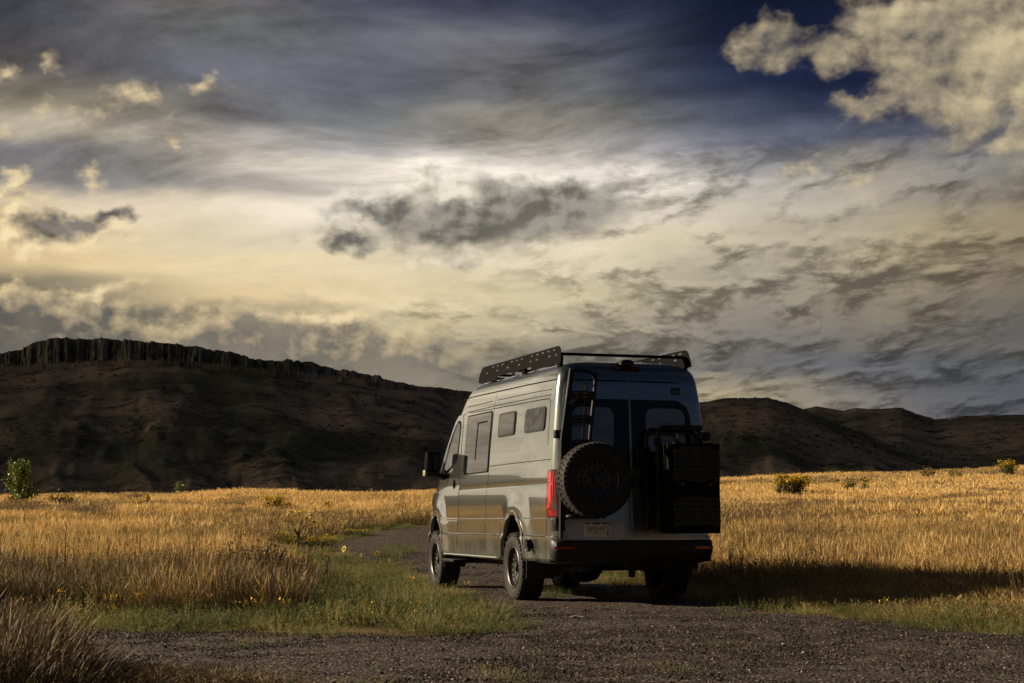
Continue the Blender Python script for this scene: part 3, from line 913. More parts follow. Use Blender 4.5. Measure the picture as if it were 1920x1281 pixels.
    obj('head_light', front_patch(.55, .80, .92, 1.16, .014), M['lamp'], van, 30)
    obj('head_light', front_patch(-.80, -.55, .92, 1.16, .014), M['lamp'], van, 30)
    obj('front_bumper', front_patch(-.85, .85, .47, .72, .02), M['plastic'], van, 30)

    # ---- rear doors
    SEAM = -.030
    for sgn in (1, -1):
        RF = rear
        if sgn > 0:
            lo = [(.69, -.78), (.71, -.81), (1.4, -.82), (1.9, -.775), (2.2, -.735), (2.38, -.70), (2.46, -.66), (2.52, -.56)]
            hi = [(.69, SEAM - .004), (2.52, SEAM - .004)]
        else:
            lo = [(.69, SEAM + .004), (2.52, SEAM + .004)]
            hi = [(.69, .70), (.71, .745), (1.4, .76), (1.9, .725), (2.2, .69), (2.38, .655), (2.46, .61), (2.52, .50)]
        d = obj('rear_door', patch(rear, lo, hi, .012, 40, 14, .016), M['paint'], van, 24)
        if sgn > 0:
            glo = [(1.475, -.785), (1.53, -.80), (2.05, -.755), (2.15, -.72), (2.215, -.62)]; ghi = [(1.475, SEAM - .012), (2.222, SEAM - .012)]
            glo = [(1.475, -.785), (1.53, -.80), (2.05, -.755), (2.15, -.72), (2.222, -.60)]
            plo, phi = rr_edges(-.71, -.235, 1.53, 2.13, .10, 0.03)
        else:
            glo = [(1.475, SEAM + .012), (2.222, SEAM + .012)]; ghi = [(1.475, .70), (1.53, .72), (2.05, .68), (2.15, .645), (2.222, .53)]
            plo, phi = rr_edges(.165, .63, 1.53, 2.13, .10, -0.03)
        obj('window', patch(rear, glo, ghi, .018, 24, 10, .008), M['glass'], d, 30)
        obj('pane', patch(rear, plo, phi, .0195, 24, 10, .001), M['pane'], d, 30)
        bm = bmesh.new()
        if sgn > 0: ribbon(bm, rear, [(-.66, 2.425), (SEAM - .01, 2.425)], .012, .014)
        else: ribbon(bm, rear, [(SEAM + .01, 2.425), (.56, 2.42)], .012, .014)
        obj('pressed_line', bm, M['seam'], d)
        if sgn > 0:
            rc = obj('number_plate_recess', patch(rear, *rr_edges(-.765, -.12, .70, .905, .07), .013, 10, 10, .004), simple('recess_paint', (0.42, 0.43, 0.47), 0.5, 0.1, 30), d, 30)
        else:
            bm = bmesh.new(); box(bm, .07, .235, -1.135, -1.09, 1.245, 1.295, .012)
            obj('handle', bm, M['black'], d, 40)
            obj('handle_bowl', patch(rear, *rr_edges(.05, .27, 1.21, 1.33, .04), .015, 8, 6, .004), M['plastic'], d, 30)
            # small inspection sticker in the glass
            obj('sticker', patch(rear, [(1.80, .50), (1.86, .50)], [(1.80, .535), (1.86, .535)], .021, 2, 2, .001), simple('sticker_paper', (.4, .38, .33), .6), d)
        # hinges
        for z in (1.83, .90):
            bm = bmesh.new()
            x0 = (-.90 if sgn > 0 else .80)
            box(bm, x0, x0 + .10, -1.10, -1.03, z - .045, z + .045, .008); tube(bm, [(x0 + .05, -1.10, z - .05), (x0 + .05, -1.10, z + .05)], .016, 8)
            obj('hinge', bm, M['black'], d, 40)
    # high brake light and reversing camera
    obj('brake_light', patch(rear, [(2.555, -.20), (2.595, -.205)], [(2.555, .125), (2.595, .13)], .02, 4, 10, .03), M['darkred'], van, 30)
    bm = bmesh.new(); box(bm, -.115, .045, -1.02, -.86, 2.60, 2.665, .02)
    for v in bm.verts:
        if v.co.z > 2.645: v.co.x = -.035 + (v.co.x + .035) * .5
    cm = obj('reversing_camera', bm, M['plastic'], van, 40)
    bm = bmesh.new(); tube(bm, [(-.035, -1.035, 2.628), (-.035, -1.0, 2.63)], .016, 12); obj('camera_lens', bm, M['glass'], cm, 40)
    # badge: dark frame with rows of small bars
    bd = obj('badge', patch(rear, *rr_edges(.465, .575, 2.285, 2.365, .003), .0145, 4, 4, .003), M['black'], van)
    bm = bmesh.new()
    def bar(x0, x1, z0, z1):
        ribbon(bm, rear, [(x0, (z0 + z1) / 2), (x1, (z0 + z1) / 2)], z1 - z0, .0158)
    for z in (2.294, 2.305, 2.317, 2.329): bar(.474, .545, z, z + .006)
    for z in (2.294, 2.309, 2.327): bar(.551, .566, z, z + (.007 if z < 2.3 else .013))
    obj('badge_lines', bm, M['badge'], bd)
    for s, x in (('T', .479), ('O', .497), ('U', .516), ('T', .558)):
        me = text_mesh(s, .022)
        place_mesh(me, lambda a, b, c, x=x: rear(x + a, 2.350 + b, .0160 + c))
        obj('badge_letter', me, M['badge'], bd)

    # ---- number plate
    X0, X1, Z0, Z1 = -.588, -.285, .742, .894
    def onp(u, v, w): return Vector((u, -1.110 - w, v))
    pl = obj('number_plate', plate(rrect(X0, X1, Z0, Z1, .012), [], .004, onp), M['plate_white'], van)
    bm = plate(rrect(X0 + .010, X1 - .010, Z0 + .010, Z1 - .010, .008), [], .0008, lambda u, v, w: onp(u, v, w + .004)); obj('plate_face', bm, M['plate_white'], pl)
    ridge = [(X0 + .010, .872), (X0 + .03, .877), (X0 + .05, .870), (X0 + .085, .884), (X0 + .115, .868), (X0 + .135, .873), (X0 + .158, .866), (X0 + .198, .885), (X0 + .22, .872), (X0 + .24, .868), (X0 + .26, .880), (X1 - .012, .864)]
    ridge = [(x, z - .002) for x, z in ridge]
    bm = plate(ridge + [(X1 - .012, Z1 - .008), (X0 + .010, Z1 - .008)], [], .0008, lambda u, v, w: onp(u, v, w + .0052)); obj('plate_sky', bm, M['plate_green'], pl)
    for s, cx in (('B', .058), ('P', .098), ('B', .137), ('·', .166), ('M', .195), ('1', .231), ('2', .270)):
        me = text_mesh('.' if s == '·' else s, .088)
        xs = [v.co.x for v in me.vertices]; ys = [v.co.y for v in me.vertices]
        mx, my = (min(xs) + max(xs)) / 2, (min(ys) + max(ys)) / 2
        sx = 1.0 if s == '·' else .029 / max(.02, max(xs) - min(xs)) * (.62 if s == '1' else 1)
        sy = 1.0 if s == '·' else .062 / (max(ys) - min(ys))
        place_mesh(me, lambda a, b, c, cx=cx: onp(X0 + cx + (a - mx) * sx, .815 + (b - my) * sy, .0058 + c))
        obj('plate_character', me, M['plate_ink'], pl)
    me = text_mesh('COLORADO', .021); place_mesh(me, lambda a, b, c: onp(X0 + .157 + a * 1.15, .768 + b, .0054 + c)); obj('plate_lettering', me, M['plate_ink'], pl)
    bm = plate(rrect(X1 - .050, X1 - .015, .755, .777, .002), [], .0006, lambda u, v, w: onp(u, v, w + .0052)); obj('plate_sticker', bm, M['sticker'], pl)
    bm = bmesh.new()
    bm.free()
    for dx, z in ((.028, .845), (.028, .790)):
        bm = bmesh.new(); tube(bm, [onp(X0 + dx, z, .004), onp(X0 + dx, z, .0065)], .004, 8)
        obj('plate_bolt', bm, M['plate_ink'], pl)

    # ---- rear bumper, swept round the corners
    bm = bmesh.new(); rows = []
    prof = [(.000, .702), (.035, .698), (.052, .682), (.058, .640), (.058, .600), (.050, .555), (.034, .51), (.006, .462), (-.10, .438)]
    S1 = 0.965
    for k in range(-30, 31):
        s = S1 * k / 30; ends = 1.0 if abs(k) < 27 else (30 - abs(k)) / 3
        row = []
        for of, z in prof:
            p = wrap(abs(s), .60, of * ends + .001); p.z = z + (abs(s) / S1) ** 6 * .03 * (1 if z < .6 else 0)
            if k > 0: p.x = -p.x
            row.append(bm.verts.new(p))
        rows.append(row)
    for q, s in zip(rows, rows[1:]):
        for i in range(len(prof) - 1): bm.faces.new((q[i], q[i + 1], s[i + 1], s[i]))
    bmesh.ops.recalc_face_normals(bm, faces=bm.faces[:])
    obj('rear_bumper', bm, M['plastic'], van, 35)

    # ---- ladder on the left door
    bm = bmesh.new()
    def flat(p, q, w, t):   # flat bar facing rear
        p = Vector(p); q = Vector(q); d = (q - p).normalized(); s = d.cross(Vector((0, 1, 0))).normalized() * w / 2
        b = Vector((0, t, 0)); vs = [bm.verts.new(x) for x in (p - s, p + s, q + s, q - s, p - s + b, p + s + b, q + s + b, q - s + b)]
        for f in ((0, 1, 2, 3), (7, 6, 5, 4), (0, 4, 5, 1), (1, 5, 6, 2), (2, 6, 7, 3), (3, 7, 4, 0)): bm.faces.new([vs[i] for i in f])
    flat((-.745, -1.20, 2.53), (-.862, -1.225, 1.75), .028, .05); flat((-.862, -1.225, 1.75), (-.875, -1.225, .72), .028, .05)
    flat((-.725, -1.185, 2.53), (-.838, -1.205, 1.75), .03, .03); flat((-.838, -1.205, 1.75), (-.845, -1.205, .80), .03, .03)
    bmesh.ops.recalc_face_normals(bm, faces=bm.faces[:])
    ld = obj('ladder', bm, M['black'], van)
    bm = bmesh.new()
    tube(bm, arc_pts([(-.73, -1.19, 2.515), (-.475, -1.19, 2.505), (-.475, -1.195, 2.36), (-.548, -1.21, 1.80), (-.55, -1.20, 1.60)], .13, 6), .021, 10)
    obj('ladder_rail', bm, M['black'], ld, 40)
    for zc, xl, xr in ((2.245, -.77, -.50), (1.985, -.81, -.53), (1.725, -.845, -.555)):
        hs = []
        for dz in (-.022, .022):
            for k, xc in enumerate((.10, .155, .20, .25)):
                w = .022 if k % 2 == 0 else .006
                hs.append(rrect(xl + xc * 1.0 - w - .03, xl + xc + w - .03, dz - .005, dz + .005, .0045, 2))
        hs = [h for h in hs if max(p[0] for p in h) < xr - .012]
        bm = plate(rrect(xl, xr, -.043, .043, .006, 2), hs, .022, lambda u, v, w, zc=zc: Vector((u, -1.212 + w, zc + v)))
        obj('rung', bm, M['black'], ld)
    bm = bmesh.new(); box(bm, -.845, -.55, -1.205, -1.18, 1.62, 1.685, .004); tube(bm, [(-.70, -1.19, 1.64), (-.60, -1.19, 1.50)], .02, 8)
    obj('ladder_bracket', bm, M['black'], ld, 40)
    for z in (2.45, 1.83, .92):
        bm = bmesh.new(); tube(bm, [(-.84 + (z > 2) * .11, -1.19, z), (-.84 + (z > 2) * .11, -1.05, z)], .014, 8)
        obj('ladder_mount', bm, M['black'], ld, 40)

    # ---- wheels
    tm, rm = tyre_mesh(), rim_mesh()
    def wheel(name, loc, rot, parent=van):
        e = bpy.data.objects.new(name, None); COL.objects.link(e); e.parent = parent; e.location = loc; e.rotation_euler = rot; e.empty_display_size = .1
        t = bpy.data.objects.new('tyre', tm); COL.objects.link(t); t.parent = e
        r = bpy.data.objects.new('rim', rm); COL.objects.link(r); r.parent = e
        return e
    for i, (cy, cz) in enumerate(WC):
        wheel('wheel', (-.872, cy, TYRE_R - .012), (R(17 * i + 4), 0, 0))
        wheel('wheel', (.872, cy, TYRE_R - .012), (R(33 * i + 11), 0, math.pi))
    sp = wheel('spare_wheel', (-.575, -1.425, 1.333), (R(8), 0, R(90)))
    bm = bmesh.new()
    tube(bm, [(-.575, -1.05, 1.333), (-.575, -1.42, 1.333)], .07, 14); box(bm, -.84, -.25, -1.22, -1.18, 1.28, 1.38, .01); box(bm, -.62, -.53, -1.21, -1.17, .93, 1.7, .01)
    tube(bm, arc_pts([(-.83, -1.20, .945), (-.80, -1.30, .955), (-.42, -1.30, .955), (-.39, -1.20, .945)], .04, 4), .022, 10)
    tube(bm, [(-.80, -1.19, .945), (-.80, -1.19, 1.3)], .018, 8)
    obj('spare_wheel_carrier', bm, M['black'], van, 40)

    # ---- storage box on the right door
    bx = bmesh.new(); box(bx, .165, .722, -1.735, -1.40, .775, 1.715, .008)
    bo = obj('storage_box', bx, M['rack'], van, 40)
    def onb(u, v, w): return Vector((u, -1.738 - w, v))
    def slots(x0, x1, z0, z1, nz):
        hs = []
        for j in range(nz):
            z = z0 + (z1 - z0) * j / (nz - 1)
            for i in range(4):
                x = x0 + (x1 - x0) * i / 3
                hs.append(rrect(x - .034, x + .034, z - .006, z + .006, .005, 2))
                if i < 3: xm = x + (x1 - x0) / 6; hs.append(rrect(xm - .006, xm + .006, z - .006, z + .006, .005, 2))
        return hs
    up = [(.192, 1.315), (.235, 1.315), (.25, 1.335), (.33, 1.335), (.345, 1.315), (.56, 1.315), (.575, 1.335), (.655, 1.335), (.67, 1.315), (.715, 1.315), (.715, 1.655), (.62, 1.655), (.61, 1.685), (.27, 1.685), (.26, 1.655), (.192, 1.655)]
    lp = [(.192, .845), (.26, .845), (.27, .865), (.62, .865), (.63, .845), (.715, .845), (.715, 1.10), (.665, 1.155), (.25, 1.155), (.24, 1.10), (.192, 1.10)]
    for o_, s_ in ((up, slots(.243, .66, 1.375, 1.605, 6)), (lp, slots(.243, .66, .905, 1.105, 5))):
        pan = obj('box_door', plate(o_, s_, .012, onb), M['boxpanel'], bo)
    for x in (.27, .62):
        bm = bmesh.new(); box(bm, x - .045, x + .045, -1.756, -1.742, 1.265, 1.312, .004); obj('box_latch', bm, M['black'], bo)
        bm = bmesh.new(); box(bm, x - .04, x + .04, -1.70, -1.62, 1.716, 1.728, .003); obj('box_lug', bm, M['black'], bo)
    for x in (.29, .60):
        bm = bmesh.new(); tube(bm, [(x, -1.757, 1.285), (x, -1.762, 1.285)], .006, 8); obj('latch_bolt', bm, M['steel'], bo)
    # carrier frame of tubes behind the box, with the bracket plate
    bm = bmesh.new()
    tube(bm, arc_pts([(.175, -1.36, .80), (.175, -1.36, 1.90), (.30, -1.36, 1.905), (.66, -1.36, 1.905), (.66, -1.36, 1.60)], .09, 6), .024, 10)
    tube(bm, arc_pts([(.12, -1.16, .80), (.12, -1.16, 1.885), (.25, -1.16, 1.89), (.69, -1.16, 1.89), (.69, -1.16, 1.60)], .09, 6), .024, 10)
    box(bm, .31, .685, -1.385, -1.335, 1.878, 1.932, .006)
    box(bm, -.005, .15, -1.19, -1.165, 1.475, 1.70, .004)
    box(bm, .135, .205, -1.385, -1.335, 1.70, 1.79, .006); box(bm, .63, .69, -1.385, -1.335, 1.71, 1.79, .006)
    for z in (.85, 1.3, 1.62): box(bm, .16, .70, -1.40, -1.16, z - .03, z + .03, .004)
    tube(bm, [(-.105, -1.10, 1.315), (-.105, -1.25, 1.315)], .062, 16)
    obj('box_carrier', bm, M['black'], van, 40)

    # ---- roof rack
    rk = bpy.data.objects.new('roof_rack', None); COL.objects.link(rk); rk.parent = van; rk.empty_display_size = .1
    for y in (-.78, .54, 1.2, 1.86, 2.3):
        bm = bmesh.new(); box(bm, -.745, .745, y - .03, y + .03, 2.716, 2.744, .006); obj('cross_bar', bm, M['rack'], rk, 40)
    for sx in (-1, 1):
        for y in (-.78, .54, 1.86):
            bm = bmesh.new(); box(bm, sx * .735 - .02, sx * .735 + .02, y - .05, y + .05, 2.575, 2.715, .004); obj('rack_foot', bm, M['rack'], rk, 40)
    ol = [(-.90, 2.615), (-.895, 2.70), (-.86, 2.770), (-.815, 2.808), (-.76, 2.818), (2.28, 2.872), (2.36, 2.855), (2.44, 2.79), (2.475, 2.725), (2.46, 2.68), (2.3, 2.655), (1.62, 2.645), (1.60, 2.690), (.98, 2.684), (.96, 2.635), (.86, 2.634), (.84, 2.680), (.20, 2.674), (.17, 2.628)]
    hs = []
    def top(y): return 2.818 + (y + .76) / 3.04 * .054
    for k in range(14):
        y = -.62 + k * .205
        if k in (5, 9, 13):
            for dy in (-.03, .03): hs.append(rrect(y + dy - .010, y + dy + .010, top(y) - .042, top(y) - .022, .009, 2))
        else: hs.append(rrect(y - .05, y + .05, top(y) - .041, top(y) - .023, .008, 2))
    for k in range(13):
        y = -.70 + k * .235
        zz = top(y) - .092
        if k in (2, 5, 7, 9, 11):
            for dy in (-.03, .03): hs.append(rrect(y + dy - .010, y + dy + .010, zz - .010, zz + .010, .009, 2))
        else: hs.append(rrect(y - .05, y + .05, zz - .009, zz + .009, .008, 2))
    for sx in (-1, 1):
        bm = plate(ol, hs, .006, lambda u, v, w, sx=sx: Vector((sx * (.762 + w - (v - 2.66) * .10), u, v)))
        obj('side_plate', bm, M['rack'], rk)

    # ---- running gear below
    bm = bmesh.new(); box(bm, -.80, .80, -.9, 4.4, .44, .60, .02); box(bm, -.55, -.42, -.95, 4.0, .36, .46, .01); box(bm, .42, .55, -.95, 4.0, .36, .46, .01)
    box(bm, -.30, .30, .9, 2.3, .30, .46, .03); box(bm, .25, .75, 1.0, 2.2, .33, .46, .04)
    obj('chassis', bm, M['under'], van, 40)
    bm = bmesh.new()
    bm.free()
    for cy, cz in WC:
        bm = bmesh.new(); tube(bm, [(-.80, cy, .39), (-.3, cy, .39), (.3, cy, .39), (.80, cy, .39)], .055, 12); obj('axle', bm, M['under'], van, 40)
    bm = bmesh.new(); lathe(bm, [(-.20, .03), (-.17, .12), (-.08, .175), (.02, .18), (.12, .15), (.2, .05)], 24)
    for v in bm.verts: v.co += Vector((-.12, .15, .385))
    obj('differential', bm, M['under'], van, 40)
    bm = bmesh.new(); box(bm, -.42, .46, -.99, -.90, .425, .495, .008); box(bm, -.06, .06, -1.06, -.86, .395, .47, .006); box(bm, -.035, .035, -1.02, -.98, .30, .40, .006)
    obj('tow_hitch', bm, M['black'], van, 40)
    bm = bmesh.new(); tube(bm, [(.45, .8, .40), (.45, -.2, .38), (.62, -.75, .40), (.78, -.95, .42)], .04, 10); obj('exhaust', bm, M['under'], van, 40)
    for sx in (-1, 1):
        bm = bmesh.new(); tube(bm, [(sx * .6, -.2, .42), (sx * .62, .12, .75)], .035, 8); obj('shock_absorber', bm, M['under'], van, 40)
        bm = bmesh.new(); tube(bm, [(sx * .55, -.6, .42), (sx * .58, .15, .36), (sx * .55, .9, .42)], .03, 8); obj('leaf_spring', bm, M['under'], van, 40)
    # tow socket on a bright bracket behind the left rear wheel
    bm = bmesh.new(); box(bm, -1.005, -.985, -.40, -.34, .575, .70, .003); obj('bracket', bm, M['steel'], van)
    bm = bmesh.new(); tube(bm, [(-.985, -.45, .655), (-1.035, -.45, .655)], .055, 14); tube(bm, [(-1.0, -.50, .60), (-1.03, -.50, .60)], .03, 10)
    obj('tow_socket', bm, M['black'], van, 40)
    return van

VAN = build_van()

# ------------------------------------------------------------------ ground, gravel and hills
def grid_mesh(name, P, nu, nv, wrap_u=False):
    """P: (nu*nv,3) array, u-major"""
    me = bpy.data.meshes.new(name)
    idx = np.arange(nu * nv).reshape(nu, nv)
    a = idx[:-1, :-1].ravel(); b = idx[1:, :-1].ravel(); c = idx[1:, 1:].ravel(); d = idx[:-1, 1:].ravel()
    if wrap_u:
        a = np.concatenate([a, idx[-1, :-1]]); b = np.concatenate([b, idx[0, :-1]]); c = np.concatenate([c, idx[0, 1:]]); d = np.concatenate([d, idx[-1, 1:]])
    F = np.stack([a, b, c, d], 1)
    me.vertices.add(len(P)); me.vertices.foreach_set('co', np.asarray(P, np.float32).ravel())
    n = len(F); me.loops.add(n * 4); me.loops.foreach_set('vertex_index', F.ravel().astype(np.int32))
    me.polygons.add(n); me.polygons.foreach_set('loop_start', np.arange(0, n * 4, 4, dtype=np.int32)); me.polygons.foreach_set('loop_total', np.full(n, 4, np.int32))
    me.update(calc_edges=True); me.validate()
    me.polygons.foreach_set('use_smooth', [True] * len(me.polygons))
    return me

def mat_ground():
    m, g, b = new_mat('dry_field_soil')
    tc = g.n.new('ShaderNodeTexCoord'); o = tc.outputs['Object']
    n1 = g.noise(o, 0.09, 5, 0.6, dim='3D'); n2 = g.noise(o, 2.2, 6, 0.65, dim='3D'); n3 = g.noise(o, 30, 3, 0.6, dim='3D')
    c = g.mix(g.clamp((n1 - .35) * 3), (0.10, 0.072, 0.038, 1), (0.17, 0.115, 0.052, 1))
    c = g.mix(g.clamp((n2 - .45) * 2.5), c, (0.10, 0.075, 0.035, 1))
    c = g.mix(g.clamp((n3 - .5) * 2), c, (0.20, 0.145, 0.075, 1))
    g.l.new(c, b.inputs['Base Color']); setp(b, rough=0.95, spec=0.1)
    bn = g.n.new('ShaderNodeBump'); bn.inputs['Strength'].default_value = 0.8; bn.inputs['Distance'].default_value = 0.05
    g.put(n2 + n3 * .4, bn.inputs['Height']); g.l.new(bn.outputs[0], b.inputs['Normal'])
    return m

def mat_gravel():
    m, g, b = new_mat('gravel_bed')
    tc = g.n.new('ShaderNodeTexCoord'); o = tc.outputs['Object']
    v = g.n.new('ShaderNodeTexVoronoi'); g.l.new(o, v.inputs['Vector']); v.inputs['Scale'].default_value = 42
    n1 = g.noise(o, 0.8, 5, 0.6, dim='3D'); n2 = g.noise(o, 60, 3, 0.6, dim='3D')
    r, gg, bb = g.sep(v.outputs['Color'])
    c = g.mix(r, (0.024, 0.020, 0.018, 1), (0.068, 0.053, 0.045, 1))
    c = g.mix(g.clamp((gg - .86) * 8), c, (0.26, 0.21, 0.16, 1))
    c = g.mix(g.clamp((n1 - .48) * 2.6), c, g.mix(n2, (0.040, 0.029, 0.023, 1), (0.080, 0.058, 0.042, 1)))
    g.l.new(c, b.inputs['Base Color']); setp(b, rough=0.85, spec=0.25)
    bn = g.n.new('ShaderNodeBump'); bn.inputs['Strength'].default_value = 1.0; bn.inputs['Distance'].default_value = 0.012
    g.put(1.0 - V(g, v.outputs['Distance']) * 1.2 + n2 * .3, bn.inputs['Height']); g.l.new(bn.outputs[0], b.inputs['Normal'])
    return m

def build_ground():
    rs = np.concatenate([np.array([.3, 1, 2, 3, 4, 5, 6]), np.geomspace(6.5, 150, 230), np.geomspace(160, 9000, 40)])
    azs = np.concatenate([np.linspace(-180, -32, 60, endpoint=False), np.linspace(-32, 32, 260, endpoint=False), np.linspace(32, 180, 60, endpoint=False)])
    A, RR = np.meshgrid(np.radians(azs), rs, indexing='ij')
    X = RR * np.sin(A); Y = RR * np.cos(A)
    Z = ground_z(X, Y)
    Z = np.where(RR > 150, Z - np.clip((RR - 150) / 200, 0, 1) * 2, Z)
    P = np.stack([X.ravel(), Y.ravel(), Z.ravel()], 1)
    o = obj('ground', grid_mesh('ground', P, len(azs), len(rs), True), mat_ground())
    tag(o, kind='structure')
    # gravel track: a sheet laid just above the soil
    xs = np.concatenate([np.arange(-17, -6.6, 1.0), np.arange(-6.5, 9.3, .11), np.arange(9.4, 72, 1.2)]); ys = np.concatenate([np.arange(-97, -10, 1.2), np.arange(-9.5, 6.0, .5), np.arange(6.2, 47, .11)])
    X, Y = np.meshgrid(xs, ys, indexing='ij')
    sd = sdf_poly(X, Y, GRAVEL) + (fbm(X * 1.6, Y * 1.6, 31, 3) - .5) * .55
    Z = ground_z(X, Y) + .008 + np.clip(-sd, 0, .25) * .05 + (vnoise(X * 5, Y * 5, 3) - .5) * .016 - np.clip(sd, 0, 1) * .3
    keep = sd < .30
    idx = -np.ones(X.shape, int); idx[keep] = np.arange(keep.sum())
    a, b_, c, d = idx[:-1, :-1], idx[1:, :-1], idx[1:, 1:], idx[:-1, 1:]
    ok = (a >= 0) & (b_ >= 0) & (c >= 0) & (d >= 0)
    F = np.stack([a[ok], b_[ok], c[ok], d[ok]], 1)
    me = bpy.data.meshes.new('gravel_track'); me.from_pydata(np.stack([X[keep], Y[keep], Z[keep]], 1).tolist(), [], F.tolist())
    me.polygons.foreach_set('use_smooth', [True] * len(me.polygons))
    tag(obj('gravel_track', me, mat_gravel()), kind='structure')

build_ground()

def px_az(x): return math.atan2((x - 960) / 2933.0, 1.0)
def ridge_tab(pts):
    """(photo column, photo row) of a skyline -> azimuth, tangent of elevation"""
    cp, sp = math.cos(0.11473), math.sin(0.11473); A = []; E = []
    for x, y in pts:
        a = (x - 960) / 2933.0; b_ = (640.5 - y) / 2933.0
        d = (a, cp - b_ * sp, sp + b_ * cp); A.append(math.atan2(d[0], d[1])); E.append(d[2] / math.hypot(d[0], d[1]))
    return np.array(A), np.array(E)

MESA = ridge_tab([(-3200, 880), (-2400, 870), (-1700, 850), (-1100, 832), (-700, 790), (-300, 705), (0, 669), (38, 662), (62, 652), (100, 643), (200, 643), (330, 652), (440, 670), (470, 680), (560, 683), (690, 708), (780, 728),
                  (880, 739), (1000, 752), (1150, 775), (1250, 800), (1330, 830), (1450, 880)])
HILL_A = ridge_tab([(1000, 800), (1150, 765), (1250, 752), (1310, 752), (1360, 746), (1400, 744), (1440, 744), (1480, 757), (1530, 777), (1600, 806), (1680, 838), (1760, 858), (1850, 880)])
HILL_B = ridge_tab([(1150, 840), (1300, 800), (1430, 772), (1500, 768), (1530, 762), (1580, 770), (1605, 765), (1650, 767), (1690, 765), (1715, 775), (1755, 787), (1800, 781), (1860, 779), (1920, 777), (2100, 770), (2500, 745), (3200, 760)])

def hill_z(A, r):
    """height of the hills above the valley floor at azimuth A and distance r"""
    x = r * np.sin(A); y = r * np.cos(A)
    def E(t): return np.interp(A, t[0], t[1])
    gl = (fbm(A * 26 + fbm(x / 120, y / 120, 3, 2) * 1.2, r / 150.0, 11, 4) - .5)           # gullies running down the slope
    fb = fbm(x / 85.0, y / 85.0, 21, 4, .5) - .5
    # mesa with a cliff band
    Rm = 900 + 60 * np.sin(A * 9.0) + 20 * fbm(A * 40, A * 0, 4, 2)
    top = E(MESA) * Rm + 5.4
    cf = np.interp(A, [px_az(-2500), px_az(-1200), px_az(-100), px_az(20), px_az(60), px_az(430), px_az(470), px_az(800), px_az(900)], [.06, .06, .05, .05, .125, .08, .035, .03, 0.0])
    r0 = 300.0; re = Rm - 26
    tops = sum(np.interp(A + q, MESA[0], MESA[1]) for q in np.linspace(-.06, .06, 13)) / 13 * Rm + 5.4
    cs = np.interp(A, [px_az(-2500), px_az(-300), px_az(150), px_az(450), px_az(900)], [.05, .07, .115, .085, .02])
    tedge = np.minimum(tops * (1 - cs), top - 1.0)
    t = np.clip((r - r0) / (re - r0), 0, 1)
    tal = tedge * (0.10 * t + 0.90 * t ** 1.7)
    mask = np.sin(np.pi * np.clip(t, 0, 1)) ** .7
    tal = tal + mask * (gl * 14 + fb * 9)
    col = (vnoise(A * 1700, r / 5.0, 8) - .5) * 4 + (vnoise(A * 380, r / 9.0, 9) - .5) * 7 + (fbm(A * 70, A * 0, 10, 3) - .5) * 22                    # the cliff's columns step in and out
    cl = np.clip((r - re + col) / 7.0, 0, 1)
    z1 = np.where(r < re - 12, tal, np.maximum(tal, tedge + (top - tedge) * cl))
    z1 = np.where(r > Rm, top - (r - Rm) * .03, z1) + np.where(r > re, (fbm(A * 500, r / 8.0, 14, 2) - .5) * 1.2, 0)
    # nearer rounded hill on the right
    Ra = 660.0; ta = np.clip((r - 290) / (Ra - 290), 0, 1); ha = E(HILL_A) * Ra + 5.4
    z2 = np.where(A > px_az(930), ha * np.where(r < Ra, .08 * ta + .92 * ta ** 1.5, np.clip(1 - (r - Ra) / 260.0, 0, 1)), 0) + np.sin(np.pi * np.clip(ta, 0, 1)) * (gl * 10 + fb * 7)
    Rb = 930.0; tb = np.clip((r - 330) / (Rb - 330), 0, 1); hb = E(HILL_B) * Rb + 5.4
    z3 = np.where(A > px_az(1100), hb * np.where(r < Rb, .06 * tb + .94 * tb ** 1.8, 1 - (r - Rb) / 900.0), 0) + np.sin(np.pi * np.clip(tb, 0, 1)) * (gl * 12 + fb * 7)
    z = np.maximum(z1, np.maximum(z2, z3))
    z = z + (fbm(x / 9.0, y / 9.0, 77, 3) - .5) * 1.3 * np.clip((z - 18) / 25.0, 0, 1)
    # low swells in front of the slopes
    for ax, rr, h, wx, wr in ((px_az(160), 380, 9, 16, 40), (px_az(1620), 400, 14, 26, 60), (px_az(700), 410, 7, 40, 50), (px_az(-600), 400, 12, 50, 60)):
        d = ((A - ax) * rr / wx) ** 2 + ((r - rr) / wr) ** 2
        z = z + h * np.exp(-d)
    return z

